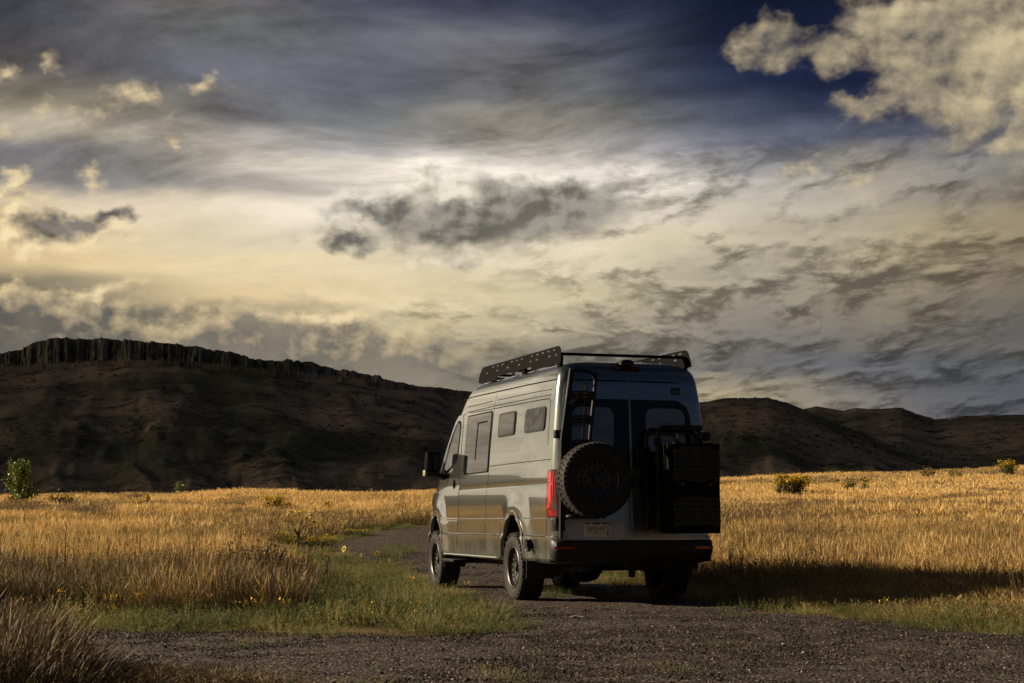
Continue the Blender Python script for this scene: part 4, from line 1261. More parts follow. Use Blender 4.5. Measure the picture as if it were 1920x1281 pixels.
def mat_hill():
    m, g, b = new_mat('scrubby_hillside')
    tc = g.n.new('ShaderNodeTexCoord'); o = tc.outputs['Object']; geo = g.n.new('ShaderNodeNewGeometry')
    n1 = g.noise(o, 0.011, 6, 0.62, dim='3D'); n2 = g.noise(o, 0.06, 6, 0.68, dim='3D'); n3 = g.noise(o, 0.4, 3, 0.6, dim='3D')
    c = g.mix(g.clamp((n1 - .44) * 7), (0.50, 0.345, 0.205, 1), (0.16, 0.145, 0.075, 1))
    c = g.mix(g.clamp((n2 - .50) * 6), c, (0.075, 0.062, 0.038, 1))
    c = g.mix(g.clamp((n2 - .30) * -8 + .2), c, (0.42, 0.29, 0.18, 1))
    c = g.mix(g.clamp((n3 - .62) * 6), c, (0.020, 0.020, 0.013, 1))
    nx, ny, nz = g.sep(geo.outputs['True Normal'])
    x, y, z = g.sep(o)
    rockn = g.noise(g.xyz(x * .30, y * .30, z * .12), 1.0, 6, 0.65, dim='3D')
    rock = g.mix(g.clamp((rockn - .35) * 3), (0.05, 0.047, 0.037, 1), (0.34, 0.31, 0.22, 1))
    c = g.mix(g.ss(nz, .45, .68, 1, 0), c, rock)
    g.l.new(c, b.inputs['Base Color']); setp(b, rough=0.95, spec=0.05)
    bn = g.n.new('ShaderNodeBump'); bn.inputs['Strength'].default_value = 0.9; bn.inputs['Distance'].default_value = 1.6
    g.put(n2 * 1.0 + n3 * .5 + rockn * .5, bn.inputs['Height']); g.l.new(bn.outputs[0], b.inputs['Normal'])
    return m

def build_hills():
    azs = np.concatenate([np.linspace(-1.45, -.36, 240, endpoint=False), np.linspace(-.36, .36, 1100, endpoint=False), np.linspace(.36, .9, 90)])
    rs = np.concatenate([np.linspace(240, 800, 130, endpoint=False), np.linspace(800, 960, 64, endpoint=False), np.linspace(960, 1700, 14)])
    A, RR = np.meshgrid(azs, rs, indexing='ij')
    Z = hill_z(A, RR) - 4.5
    Z = np.where(RR < 300, Z - (300 - RR) * .05, Z)
    P = np.stack([(RR * np.sin(A)).ravel(), (RR * np.cos(A)).ravel(), Z.ravel()], 1)
    me = grid_mesh('hills', P, len(azs), len(rs)); me.set_sharp_from_angle(angle=R(50))
    tag(obj('hills', me, mat_hill()), kind='structure')

build_hills()

# ------------------------------------------------------------------ an unseen bank of cloud, added off to the left to keep the sun off the hills
def build_shade_cloud():
    rng = np.random.default_rng(4)
    m, g, b = new_mat('cloud_white'); setp(b, base=(0.85, 0.85, 0.86), rough=1.0, spec=0.0)
    cen = Vector((-60, 760, 40)) + sdir * 5200
    bm = bmesh.new()
    for i in range(70):
        u = rng.uniform(-1, 1); v = rng.uniform(-1, 1)
        if u * u + v * v > 1.0: continue
        rr = rng.uniform(130, 240) * (1.05 - .35 * math.hypot(u, v))
        mat = Matrix.Translation((u * 1000, v * 470, rng.uniform(-30, 60))) @ Matrix.Diagonal((1.25, 1.0, .55, 1))
        bmesh.ops.create_icosphere(bm, subdivisions=2, radius=rr, matrix=mat)
    for v in bm.verts:
        p = v.co * .009; v.co += Vector((mnoise.noise(p), mnoise.noise(p + Vector((9, 3, 1))), mnoise.noise(p + Vector((4, 8, 2))))) * 45
    o = obj('cloud', bm, m, None, True); o.location = cen
    tag(o, 'broad white cloud bank added out of view on the left to shade the hills', 'cloud', kind='structure')
build_shade_cloud()

# ------------------------------------------------------------------ vegetation
def mat_blade(name, stops, rough=0.7, trans=0.30, dark=0.55):
    """stops: colours over the plants' own variation (0..1); roots are a little duller than tips"""
    m, g, b = new_mat(name); t = m.node_tree
    at = g.n.new('ShaderNodeAttribute'); at.attribute_type = 'INSTANCER'; at.attribute_name = 'tint'
    hv = g.n.new('ShaderNodeAttribute'); hv.attribute_type = 'GEOMETRY'; hv.attribute_name = 'vary'
    f = g.clamp(V(g, at.outputs['Fac']) + (V(g, hv.outputs['Fac']) - .5) * .45)
    c = g.ramp(f, stops)
    g.l.new(c, b.inputs['Base Color']); setp(b, rough=rough, spec=0.25)
    tr = g.n.new('ShaderNodeBsdfTranslucent'); g.l.new(c, tr.inputs[0])
    mx = g.n.new('ShaderNodeMixShader'); mx.inputs[0].default_value = trans
    g.l.new(b.outputs[0], mx.inputs[1]); g.l.new(tr.outputs[0], mx.inputs[2])
    g.l.new(mx.outputs[0], t.nodes['Material Output'].inputs[0])
    return m

GOLD = [(0.0, (0.14, 0.135, 0.05)), (0.25, (0.27, 0.205, 0.078)), (0.5, (0.49, 0.328, 0.122)), (0.75, (0.71, 0.49, 0.185)), (1.0, (0.77, 0.555, 0.24))]
GREEN = [(0.0, (0.065, 0.088, 0.030)), (0.4, (0.17, 0.185, 0.066)), (0.7, (0.30, 0.285, 0.11)), (1.0, (0.48, 0.38, 0.16))]
BROWN = [(0.0, (0.055, 0.035, 0.018)), (0.5, (0.14, 0.085, 0.04)), (1.0, (0.28, 0.18, 0.085))]
M['gold'] = mat_blade('dry_grass', GOLD)
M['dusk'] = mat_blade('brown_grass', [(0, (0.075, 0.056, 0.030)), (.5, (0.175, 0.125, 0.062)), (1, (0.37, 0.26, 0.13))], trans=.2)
M['green'] = mat_blade('green_weed', GREEN, trans=.35)
M['brown'] = mat_blade('dry_forb', BROWN, trans=.1)
M['yellow'] = mat_blade('yellow_blossom', [(0, (0.48, 0.26, 0.012)), (1, (0.72, 0.44, 0.02))], trans=.25)
M['stone'] = mat_blade('pebble', [(0, (0.013, 0.0112, 0.0105)), (0.55, (0.038, 0.031, 0.027)), (0.85, (0.09, 0.07, 0.055)), (1.0, (0.36, 0.29, 0.22))], .8, 0.0)

def mesh_np(name, Vt, F, vary=None, mat=None):
    """triangles/quads from arrays; vary: per-vertex float"""
    me = bpy.data.meshes.new(name); k = F.shape[1]; n = len(F)
    me.vertices.add(len(Vt)); me.vertices.foreach_set('co', np.asarray(Vt, np.float32).ravel())
    me.loops.add(n * k); me.loops.foreach_set('vertex_index', F.astype(np.int32).ravel())
    me.polygons.add(n); me.polygons.foreach_set('loop_start', np.arange(0, n * k, k, dtype=np.int32)); me.polygons.foreach_set('loop_total', np.full(n, k, np.int32))
    me.update(calc_edges=True)
    if vary is not None:
        a = me.attributes.new('vary', 'FLOAT', 'POINT'); a.data.foreach_set('value', np.asarray(vary, np.float32))
    if mat: me.materials.append(mat)
    return me

def blades(rng, n, rad, h0, h1, w, lean=.25, curve=.35, seg=3, seed=0.0, seedw=2.4):
    """n curved blades; a share 'seed' of them carries a thicker seed head. returns V, F, vary"""
    Vs = []; Fs = []; va = []; base = 0
    for i in range(n):
        a = rng.uniform(0, 2 * math.pi); r = rad * math.sqrt(rng.uniform())
        p = np.array([r * math.cos(a), r * math.sin(a), -.03]); h = rng.uniform(h0, h1)
        la = a + rng.normal(0, 1.2); l = abs(rng.normal(0, lean)) * h; cv = rng.normal(0, curve) * h * .4
        d = np.array([math.cos(la), math.sin(la), 0]); s = np.array([-math.sin(la), math.cos(la), 0])
        fa = rng.uniform(0, math.pi); wv = np.array([math.cos(fa), math.sin(fa), 0])
        head = rng.uniform() < seed
        ts = [0, .35, .7, 1.0] if not head else [0, .4, .74, .80, .9, 1.0]
        ws = [1, .9, .65, .08] if not head else [.8, .6, .5, seedw, seedw * .9, .1]
        v = rng.uniform()
        for t, q in zip(ts, ws):
            c = p + d * (l * t * t) + s * (cv * t * t) + np.array([0, 0, h * t * (1 - .12 * t * min(1, l / h))])
            Vs += [c - wv * w * q / 2, c + wv * w * q / 2]; va += [v, v]
        k = len(ts)
        for j in range(k - 1): Fs.append([base + 2 * j, base + 2 * j + 1, base + 2 * j + 3, base + 2 * j + 2])
        base += 2 * k
    return np.array(Vs), np.array(Fs), np.array(va)

def leafy(rng, n, rad, h0, h1, leaf, w, stem_w=.004, nl=9, up=.6):
    """upright stems set with small leaves"""
    Vs = []; Fs = []; va = []; base = 0
    def quad(a, b, c, d, v):
        nonlocal base
        Vs.extend([a, b, c, d]); Fs.append([base, base + 1, base + 2, base + 3]); va.extend([v] * 4); base += 4
    for i in range(n):
        a = rng.uniform(0, 2 * math.pi); r = rad * math.sqrt(rng.uniform())
        p = np.array([r * math.cos(a), r * math.sin(a), -.02]); h = rng.uniform(h0, h1)
        tip = p + np.array([math.cos(a) * r * .5 + rng.normal(0, .04), math.sin(a) * r * .5 + rng.normal(0, .04), h])
        fa = rng.uniform(0, math.pi); wv = np.array([math.cos(fa), math.sin(fa), 0]) * stem_w / 2; v = rng.uniform()
        quad(p - wv, p + wv, tip + wv * .4, tip - wv * .4, v)
        for j in range(nl):
            t = rng.uniform(.15, 1.0); c = p + (tip - p) * t
            la = rng.uniform(0, 2 * math.pi); e = rng.uniform(.1, up + .6)
            d = np.array([math.cos(la) * math.cos(e), math.sin(la) * math.cos(e), math.sin(e)]) * leaf * rng.uniform(.6, 1.2)
            s = np.array([-math.sin(la), math.cos(la), 0]) * w / 2
            quad(c, c + d * .5 + s, c + d, c + d * .5 - s, min(1, max(0, v + rng.normal(0, .2))))
    return np.array(Vs), np.array(Fs), np.array(va)

def leaf_cards(rng, C, size, asp=.55, flat=.0):
    n = len(C); d = rng.normal(0, 1, (n, 3)); d /= np.linalg.norm(d, axis=1)[:, None]; d[:, 2] = d[:, 2] * (1 - flat)
    s = np.cross(d, rng.normal(0, 1, (n, 3))); s /= np.linalg.norm(s, axis=1)[:, None]
    L = size * rng.uniform(.6, 1.3, n)[:, None]
    Vt = np.stack([C - d * L * .5, C + s * L * asp * .5, C + d * L * .5, C - s * L * asp * .5], 1).reshape(-1, 3)
    return Vt, np.arange(4 * n).reshape(n, 4)

def source(name, data, mat):
    """a clump that is only ever instanced; kept out of the scene itself"""
    me = mesh_np(name, *data, mat); o = bpy.data.objects.new(name, me); return o

def scatter(name, srcs, P, scl, rot, tint, idx, label, cat=None):
    c = bpy.data.collections.new(name + '_sources')
    for i, s in enumerate(srcs):
        if s.name not in c.objects: c.objects.link(s)
    order = sorted(range(len(srcs)), key=lambda i: srcs[i].name)        # Collection Info sorts children by name
    remap = np.zeros(len(srcs), int)
    for new, old in enumerate(order): remap[old] = new
    me = bpy.data.meshes.new(name); me.vertices.add(len(P)); me.vertices.foreach_set('co', np.asarray(P, np.float32).ravel())
    def at(n, ty, key, arr):
        a = me.attributes.new(n, ty, 'POINT'); a.data.foreach_set(key, np.ascontiguousarray(arr).ravel())
    at('scl', 'FLOAT_VECTOR', 'vector', np.asarray(scl, np.float32)); at('rot', 'FLOAT_VECTOR', 'vector', np.asarray(rot, np.float32))
    at('tint', 'FLOAT', 'value', np.asarray(tint, np.float32)); at('pick', 'INT', 'value', remap[np.asarray(idx, int)].astype(np.int32))
    o = bpy.data.objects.new(name, me); COL.objects.link(o)
    t = bpy.data.node_groups.new(name, 'GeometryNodeTree')
    t.interface.new_socket('Geometry', in_out='INPUT', socket_type='NodeSocketGeometry'); t.interface.new_socket('Geometry', in_out='OUTPUT', socket_type='NodeSocketGeometry')
    N = t.nodes.new; L = t.links.new
    gi = N('NodeGroupInput'); go = N('NodeGroupOutput'); ip = N('GeometryNodeInstanceOnPoints'); ci = N('GeometryNodeCollectionInfo')
    ci.inputs['Collection'].default_value = c; ci.inputs['Separate Children'].default_value = True; ci.inputs['Reset Children'].default_value = True
    def attr(nm, ty):
        n = N('GeometryNodeInputNamedAttribute'); n.data_type = ty; n.inputs['Name'].default_value = nm; return n.outputs['Attribute']
    L(gi.outputs[0], ip.inputs['Points']); L(ci.outputs[0], ip.inputs['Instance']); ip.inputs['Pick Instance'].default_value = True
    L(attr('pick', 'INT'), ip.inputs['Instance Index']); L(attr('rot', 'FLOAT_VECTOR'), ip.inputs['Rotation']); L(attr('scl', 'FLOAT_VECTOR'), ip.inputs['Scale'])
    L(ip.outputs[0], go.inputs[0])
    md = o.modifiers.new('scatter', 'NODES'); md.node_group = t
    tag(o, label, cat, kind='stuff')
    return o

def wedge(rng, n, y0, y1, half=.42, power=2.0):
    """n random points in the view's wedge of ground (and a margin beyond it), between distances y0 and y1"""
    u = rng.uniform(0, 1, n); y = (y0 ** power + u * (y1 ** power - y0 ** power)) ** (1 / power)
    x = y * rng.uniform(-half, half, n)
    return x, y

def build_grass():
    rng = np.random.default_rng(11)
    T = []
    for i in range(5): T.append(source('tall_%d' % i, blades(rng, 80, .17, .36, .86, .0030, .12, .3, seed=.6, seedw=2.8), M['gold']))
    for i in range(3): T.append(source('tallfine_%d' % i, blades(rng, 80, .20, .30, .62, .0036, .24, .45, seed=.4, seedw=2.2), M['gold']))
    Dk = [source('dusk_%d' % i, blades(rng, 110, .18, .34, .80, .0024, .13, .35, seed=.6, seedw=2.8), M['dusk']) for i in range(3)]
    Fm = [source('far_%d' % i, blades(rng, 90, .42, .35, .70, .011, .2, .35, seed=.45, seedw=2.0), M['gold']) for i in range(4)]
    Wd = [source('weed_%d' % i, leafy(rng, 44, .19, .12, .30, .030, .008), M['green']) for i in range(4)]
    Sg = [source('short_%d' % i, blades(rng, 70, .17, .06, .20, .006, .5, .5), M['green']) for i in range(3)]
    Fb = [source('forb_%d' % i, leafy(rng, 16, .15, .40, .85, .022, .010, .005, 22, .9), M['brown']) for i in range(3)]
    def make(name, srcs, x, y, h, wdt, tint, label, cat=None):
        n = len(x); z = ground_z(x, y)
        s = np.stack([wdt, wdt, h], 1); r = np.stack([rng.normal(0, .06, n), rng.normal(0, .06, n), rng.uniform(0, 6.28, n)], 1)
        return scatter(name, srcs, np.stack([x, y, z], 1), s, r, tint, rng.integers(0, len(srcs), n), label, cat)
    # -- candidate points over the field
    def field_zone(x, y):
        sd = sdf_poly(x, y, GRAVEL) + (fbm(x * 1.4, y * 1.4, 31, 3) - .5) * .7
        leftside = x < 1.0 + (y - 18) * -.12
        gw = np.where(leftside, 2.15 - .6 * np.clip((-2.2 - x) / 1.0, 0, 1) * (y < 16.5), .55) + (fbm(x * .7, y * .7, 41, 3) - .5) * np.where(leftside, 1.0, .7)
        gw = np.where(y > 31.5, np.minimum(gw, .9 + .4 * (fbm(x * .6, y * .6, 43, 2) - .5)), gw)
        gw = np.where((x < -1.0) & (y < 12.5), -.15, gw)           # near bank: tall right to the edge
        return sd, gw
    # tall dry grass, near
    x, y = wedge(rng, 26000, 6.5, 34, .57)
    sd, gw = field_zone(x, y); k = sd > np.maximum(gw, .05); x, y, sd = x[k], y[k], sd[k]
    patch_ = fbm(x * .45, y * .45, 51, 3); edge = np.clip((sd - .2) / 2.0, .35, 1)
    h = (.50 + .42 * patch_) * np.where(y < 12.5, 1.0, .75 + .25 * edge) * rng.uniform(.75, 1.15, len(x))
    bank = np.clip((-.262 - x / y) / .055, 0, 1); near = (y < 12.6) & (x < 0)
    h = np.where(near, h * (.22 + .62 * bank), h); h = np.where(x > 1.0, h * np.clip(.40 + sd * .30, .40, .95) * (.55 + .45 * np.clip((y - 18.5) / 5, 0, 1)), h)
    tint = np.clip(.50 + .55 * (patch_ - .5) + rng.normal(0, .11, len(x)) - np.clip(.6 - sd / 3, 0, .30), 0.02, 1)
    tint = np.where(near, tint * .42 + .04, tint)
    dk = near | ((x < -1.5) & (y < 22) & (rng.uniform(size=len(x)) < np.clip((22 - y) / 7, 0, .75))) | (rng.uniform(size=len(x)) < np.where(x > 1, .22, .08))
    make('brown_grass', Dk, x[dk], y[dk], h[dk], rng.uniform(.8, 1.3, dk.sum()), np.clip(np.where(near[dk], .22, .45) + .6 * (patch_[dk] - .5) + rng.normal(0, .2, dk.sum()), 0, 1), 'browner dry grass in the near verges, with shade tinted into the near bank')  # near bank gets a lower tint: corner shade put into the grass colour
    x, y, h, tint = x[~dk], y[~dk], h[~dk], tint[~dk]
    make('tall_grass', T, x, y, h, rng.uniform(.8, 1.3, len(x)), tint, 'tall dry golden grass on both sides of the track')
    # mid and far field
    x, y = wedge(rng, 24000, 34, 72, .62); sd, gw = field_zone(x, y); k = sd > np.maximum(gw, .2); x, y = x[k], y[k]
    p = fbm(x * .22, y * .22, 53, 3); p2 = fbm(x * .05, y * .09, 57, 3)
    Fd = [source('fardusk_%d' % i, blades(rng, 90, .42, .30, .70, .010, .2, .35, seed=.45, seedw=2.0), M['dusk']) for i in range(3)]
    q = fbm(x * .16, y * .10, 151, 4, .6); d2 = rng.uniform(size=len(x)) < np.clip((q - .46) * 5, .06, .8)
    make('field_brown_grass', Fd, x[d2], y[d2], (.40 + .5 * p[d2]) * rng.uniform(.6, 1.2, d2.sum()), rng.uniform(.8, 1.4, d2.sum()), np.clip(rng.normal(.7, .25, d2.sum()), 0, 1), 'brown patches of dry grass in the middle of the field')
    x, y, p, p2 = x[~d2], y[~d2], p[~d2], p2[~d2]
    make('field_grass', Fm, x, y, (.30 + .8 * fbm(x * .3, y * .2, 155, 3)) * (.5 + p) * rng.uniform(.7, 1.15, len(x)), rng.uniform(.8, 1.4, len(x)), np.clip(.70 + .6 * (p - .5) + 1.2 * (p2 - .5) + rng.normal(0, .09, len(x)), .05, 1), 'dry yellow grass of the middle of the field')
    x, y = wedge(rng, 36000, 72, 142, .62); p = fbm(x * .12, y * .12, 53, 3); p2 = fbm(x * .03, y * .07, 58, 3)
    q = fbm(x * .07, y * .05, 152, 4, .6); d2 = rng.uniform(size=len(x)) < np.clip((q - .48) * 5, .04, .7)
    make('far_brown_grass', Fd, x[d2], y[d2], (.40 + .5 * p[d2]) * rng.uniform(.6, 1.3, d2.sum()), rng.uniform(1.1, 2.0, d2.sum()), np.clip(rng.normal(.75, .25, d2.sum()), 0, 1), 'brown patches of dry grass near the far crest')
    x, y, p, p2 = x[~d2], y[~d2], p[~d2], p2[~d2]
    make('far_grass', Fm, x, y, (.35 + .65 * p) * rng.uniform(.7, 1.3, len(x)), rng.uniform(1.1, 2.0, len(x)), np.clip(.84 + .6 * (p - .5) + 1.1 * (p2 - .5) + rng.normal(0, .08, len(x)), .05, 1), 'dry yellow grass along the far crest of the field')
    # low green weeds along the track
    x, y = wedge(rng, 16000, 7.5, 44, .40); sd, gw = field_zone(x, y)
    k = (sd > -.10) & (sd < gw + .35) & (fbm(x * 1.9, y * 1.9, 61, 3) > .45); x, y, sd = x[k], y[k], sd[k]
    h = np.clip(.38 + sd * .36, .34, .95) * rng.uniform(.6, 1.25, len(x)) * (.7 + .6 * fbm(x * .9, y * .9, 66, 2))
    make('green_weeds', Wd + Wd[:0] + Sg[:1], x, y, h, rng.uniform(.8, 1.3, len(x)), np.clip(.47 + 1.2 * (fbm(x * 1.1, y * 1.1, 63, 3) - .5) + rng.normal(0, .16, len(x)), 0, 1), 'low green weeds edging the gravel track')
    # small yellow composites dotted through the green
    fs = [source('dot_%d' % i, (lambda C: (lambda VF: (VF[0], VF[1], np.full(len(VF[0]), .5)))(leaf_cards(rng, C, .022, .9)))(np.stack([rng.normal(0, .05, 9), rng.normal(0, .05, 9), rng.uniform(.18, .30, 9)], 1)), M['yellow']) for i in range(2)]
    xf, yf = wedge(rng, 1500, 9, 44, .36); sdf_, gwf = field_zone(xf, yf)
    kf = (sdf_ > .1) & (sdf_ < gwf + .4) & (fbm(xf * .9, yf * .9, 67, 2) > .60); xf, yf = xf[kf], yf[kf]
    make('small_yellow_flowers', fs, xf, yf, rng.uniform(.7, 1.2, len(xf)), rng.uniform(.6, 1.2, len(xf)), rng.uniform(0, 1, len(xf)), 'tiny yellow flowers dotted through the green weeds')
    # scattered tufts in the gravel
    x, y = wedge(rng, 4200, 8.2, 44, .40); sd, gw = field_zone(x, y)
    c = fbm(x * 1.3, y * 1.3, 71, 3)
    isl = ((x + 2.25) / .45) ** 2 + ((y - 31.0) / 2.2) ** 2 < 1.0
    k = (sd < -.06) & (((c > .665) & (rng.uniform(size=len(x)) < .7)) | isl | (rng.uniform(size=len(x)) < .012))
    van_l = (x - 1.0) * math.cos(VAN_ROT) + (y - 18.05) * math.sin(VAN_ROT)
    k &= ~((np.abs(van_l) < 1.25) & (y > 16.8) & (y < 23.5)); x, y = x[k], y[k]
    isl = ((x + 2.25) / .45) ** 2 + ((y - 31.0) / 2.2) ** 2 < 1.0
    # a tuft behind the left rear wheel
    x = np.append(x, [.42, .50, .58]); y = np.append(y, [18.75, 18.8, 18.72]); isl = np.append(isl, [True] * 3)
    make('gravel_tufts', Wd + Sg, x, y, np.where(isl, .95, .34) * rng.uniform(.6, 1.3, len(x)), np.where(isl, .8, .6) * rng.uniform(.7, 1.2, len(x)), np.clip(.30 + rng.normal(0, .18, len(x)), 0, 1), 'small green tufts growing in the gravel')
    # dry dark forbs standing among the grass
    x, y = wedge(rng, 3400, 9.0, 60, .42); sd, gw = field_zone(x, y); c = fbm(x * .55, y * .4, 81, 3)
    k = (sd > np.maximum(gw, .3)) & (c > .56); x, y = x[k], y[k]
    bx = np.append(rng.normal(-3.2, .45, 26), rng.normal(-4.6, .8, 20)); by = np.append(rng.normal(18.6, .9, 26), rng.normal(17.4, .8, 20))
    x = np.append(x, bx); y = np.append(y, by)
    make('dry_forbs', Fb, x, y, rng.uniform(.6, 1.15, len(x)), rng.uniform(.8, 1.4, len(x)), rng.uniform(.1, .95, len(x)), 'brown dead forbs standing among the grass')
    x, y = wedge(rng, 700, 60, 138, .42); k = fbm(x * .1, y * .1, 83, 2) > .45; x, y = x[k], y[k]
    make('dry_stalks', Fb, x, y, rng.uniform(.8, 1.7, len(x)), rng.uniform(.5, 1.4, len(x)), rng.uniform(.1, .6, len(x)), 'dark dry stalks dotted over the far field')

build_grass()

def build_pebbles():
    rng = np.random.default_rng(5); S = []
    for i in range(5):
        bm = bmesh.new(); bmesh.ops.create_icosphere(bm, subdivisions=1, radius=1.0)
        for v in bm.verts: v.co *= 1 + .35 * (rng.uniform() - .5); v.co.z *= .6
        me = bpy.data.meshes.new('pebble_%d' % i); bm.to_mesh(me); bm.free(); me.materials.append(M['stone'])
        a = me.attributes.new('vary', 'FLOAT', 'POINT'); a.data.foreach_set('value', np.full(len(me.vertices), .5, np.float32))
        S.append(bpy.data.objects.new('pebble_%d' % i, me))
    P = []
    for n, y0, y1 in ((170000, 7.5, 17), (80000, 17, 30), (9000, 30, 46)):
        x, y = wedge(rng, n, y0, y1, .40, 1.6); sd = sdf_poly(x, y, GRAVEL) + (fbm(x * 1.6, y * 1.6, 31, 3) - .5) * .55
        c = fbm(x * 1.1, y * 1.1, 91, 3); k = (sd < .25) & (rng.uniform(size=n) < np.clip(.25 + (c - .35) * 2.6, .12, 1)); P.append(np.stack([x[k], y[k]], 1))
    P = np.concatenate(P); x, y = P[:, 0], P[:, 1]; n = len(x)
    s = .0042 + .006 * rng.uniform(size=n) ** 2.5 + .010 * (rng.uniform(size=n) > .994)
    s = s * np.clip(y / 16, 1, 1.6)
    z = ground_z(x, y) + .008 + s * .3 + np.clip(-sdf_poly(x, y, GRAVEL), 0, .25) * .05
    r = rng.uniform(-3.1, 3.1, (n, 3)) * np.array([.25, .25, 1])
    scatter('gravel', S, np.stack([x, y, z], 1), np.stack([s, s * rng.uniform(.6, 1, n), s * rng.uniform(.6, 1.1, n)], 1), r, np.where(rng.uniform(size=n) < .035, 1.0, rng.beta(1.6, 2.6, n)), rng.integers(0, 5, n), 'loose grey and brown gravel on the track')
build_pebbles()

def build_scrub():
    """low dark scrub over the hillsides"""
    rng = np.random.default_rng(8); S = []
    m = mat_blade('hill_scrub', [(0, (0.028, 0.032, 0.018)), (.6, (0.06, 0.058, 0.030)), (1, (0.14, 0.105, 0.06))], .9, 0.0)
    for i in range(3):
        n = 26; Vs = []; Fs = []; va = []
        for j in range(n):
            c = rng.normal(0, .42, 3); c[2] = abs(c[2]) * .8; d = rng.normal(0, .34, (4, 3)); b0 = len(Vs)
            Vs += [c + d[0], c + d[1], c + d[2]]; Fs.append([b0, b0 + 1, b0 + 2]); va += [rng.uniform()] * 3
        S.append(source('scrub_%d' % i, (np.array(Vs), np.array(Fs), np.array(va)), m))
    n = 110000
    A = rng.uniform(-.55, .42, n); r = np.sqrt(rng.uniform(310 ** 2, 980 ** 2, n)); r = np.where(rng.uniform(size=n) < .12, rng.uniform(876, 960, n), r)
    x = r * np.sin(A); y = r * np.cos(A)
    c = fbm(x / 45.0, y / 45.0, 91, 4, .6); k = rng.uniform(size=n) < np.clip((c - .42) * 5, .05, 1); A, r, x, y = A[k], r[k], x[k], y[k]
    z = hill_z(A, r) - 4.7; n = len(x); s = rng.uniform(.25, .62, n) * np.where(rng.uniform(size=n) < .04, 1.8, 1)
    scatter('hill_scrub', S, np.stack([x, y, z], 1), np.stack([s, s, s * rng.uniform(.6, 1.0, n)], 1), np.stack([0 * s, 0 * s, rng.uniform(0, 6.28, n)], 1), rng.uniform(0, 1, n) ** 1.5, rng.integers(0, 3, n), 'low dark scrub covering the hillsides')
build_scrub()

# ------------------------------------------------------------------ single plants
def static(m_src):
    return m_src

def plant_mat(name, stops, trans=.25, rough=.6):
    m, g, b = new_mat(name); t = m.node_tree
    hv = g.n.new('ShaderNodeAttribute'); hv.attribute_type = 'GEOMETRY'; hv.attribute_name = 'vary'
    c = g.ramp(V(g, hv.outputs['Fac']), stops); g.l.new(c, b.inputs['Base Color']); setp(b, rough=rough, spec=.3)
    tr = g.n.new('ShaderNodeBsdfTranslucent'); g.l.new(c, tr.inputs[0]); mx = g.n.new('ShaderNodeMixShader'); mx.inputs[0].default_value = trans
    g.l.new(b.outputs[0], mx.inputs[1]); g.l.new(tr.outputs[0], mx.inputs[2]); g.l.new(mx.outputs[0], t.nodes['Material Output'].inputs[0])
    return m
M['bush'] = plant_mat('shrub_leaf', [(0, (0.035, 0.045, 0.016)), (.6, (0.085, 0.095, 0.030)), (1, (0.17, 0.16, 0.055))])
M['bushdark'] = plant_mat('dry_shrub', [(0, (0.022, 0.018, 0.010)), (.6, (0.065, 0.048, 0.024)), (1, (0.14, 0.10, 0.05))])
M['treeleaf'] = plant_mat('cottonwood_leaf', [(0, (0.045, 0.075, 0.014)), (.6, (0.12, 0.17, 0.030)), (1, (0.27, 0.30, 0.06))], .35, .4)
M['flower'] = plant_mat('yellow_flower', [(0, (0.40, 0.27, 0.015)), (1, (0.70, 0.54, 0.04))])
M['petal'] = plant_mat('sunflower_petal', [(0, (0.78, 0.52, 0.015)), (1, (0.85, 0.66, 0.03))], .4)
M['disc'] = plant_mat('sunflower_disc', [(0, (0.030, 0.014, 0.006)), (1, (0.07, 0.03, 0.012))], 0)
M['stem'] = plant_mat('green_stem', [(0, (0.05, 0.075, 0.02)), (1, (0.11, 0.13, 0.04))], .1)
M['bark'] = simple('bark', (0.09, 0.07, 0.05), .9, .4, 20, .4)

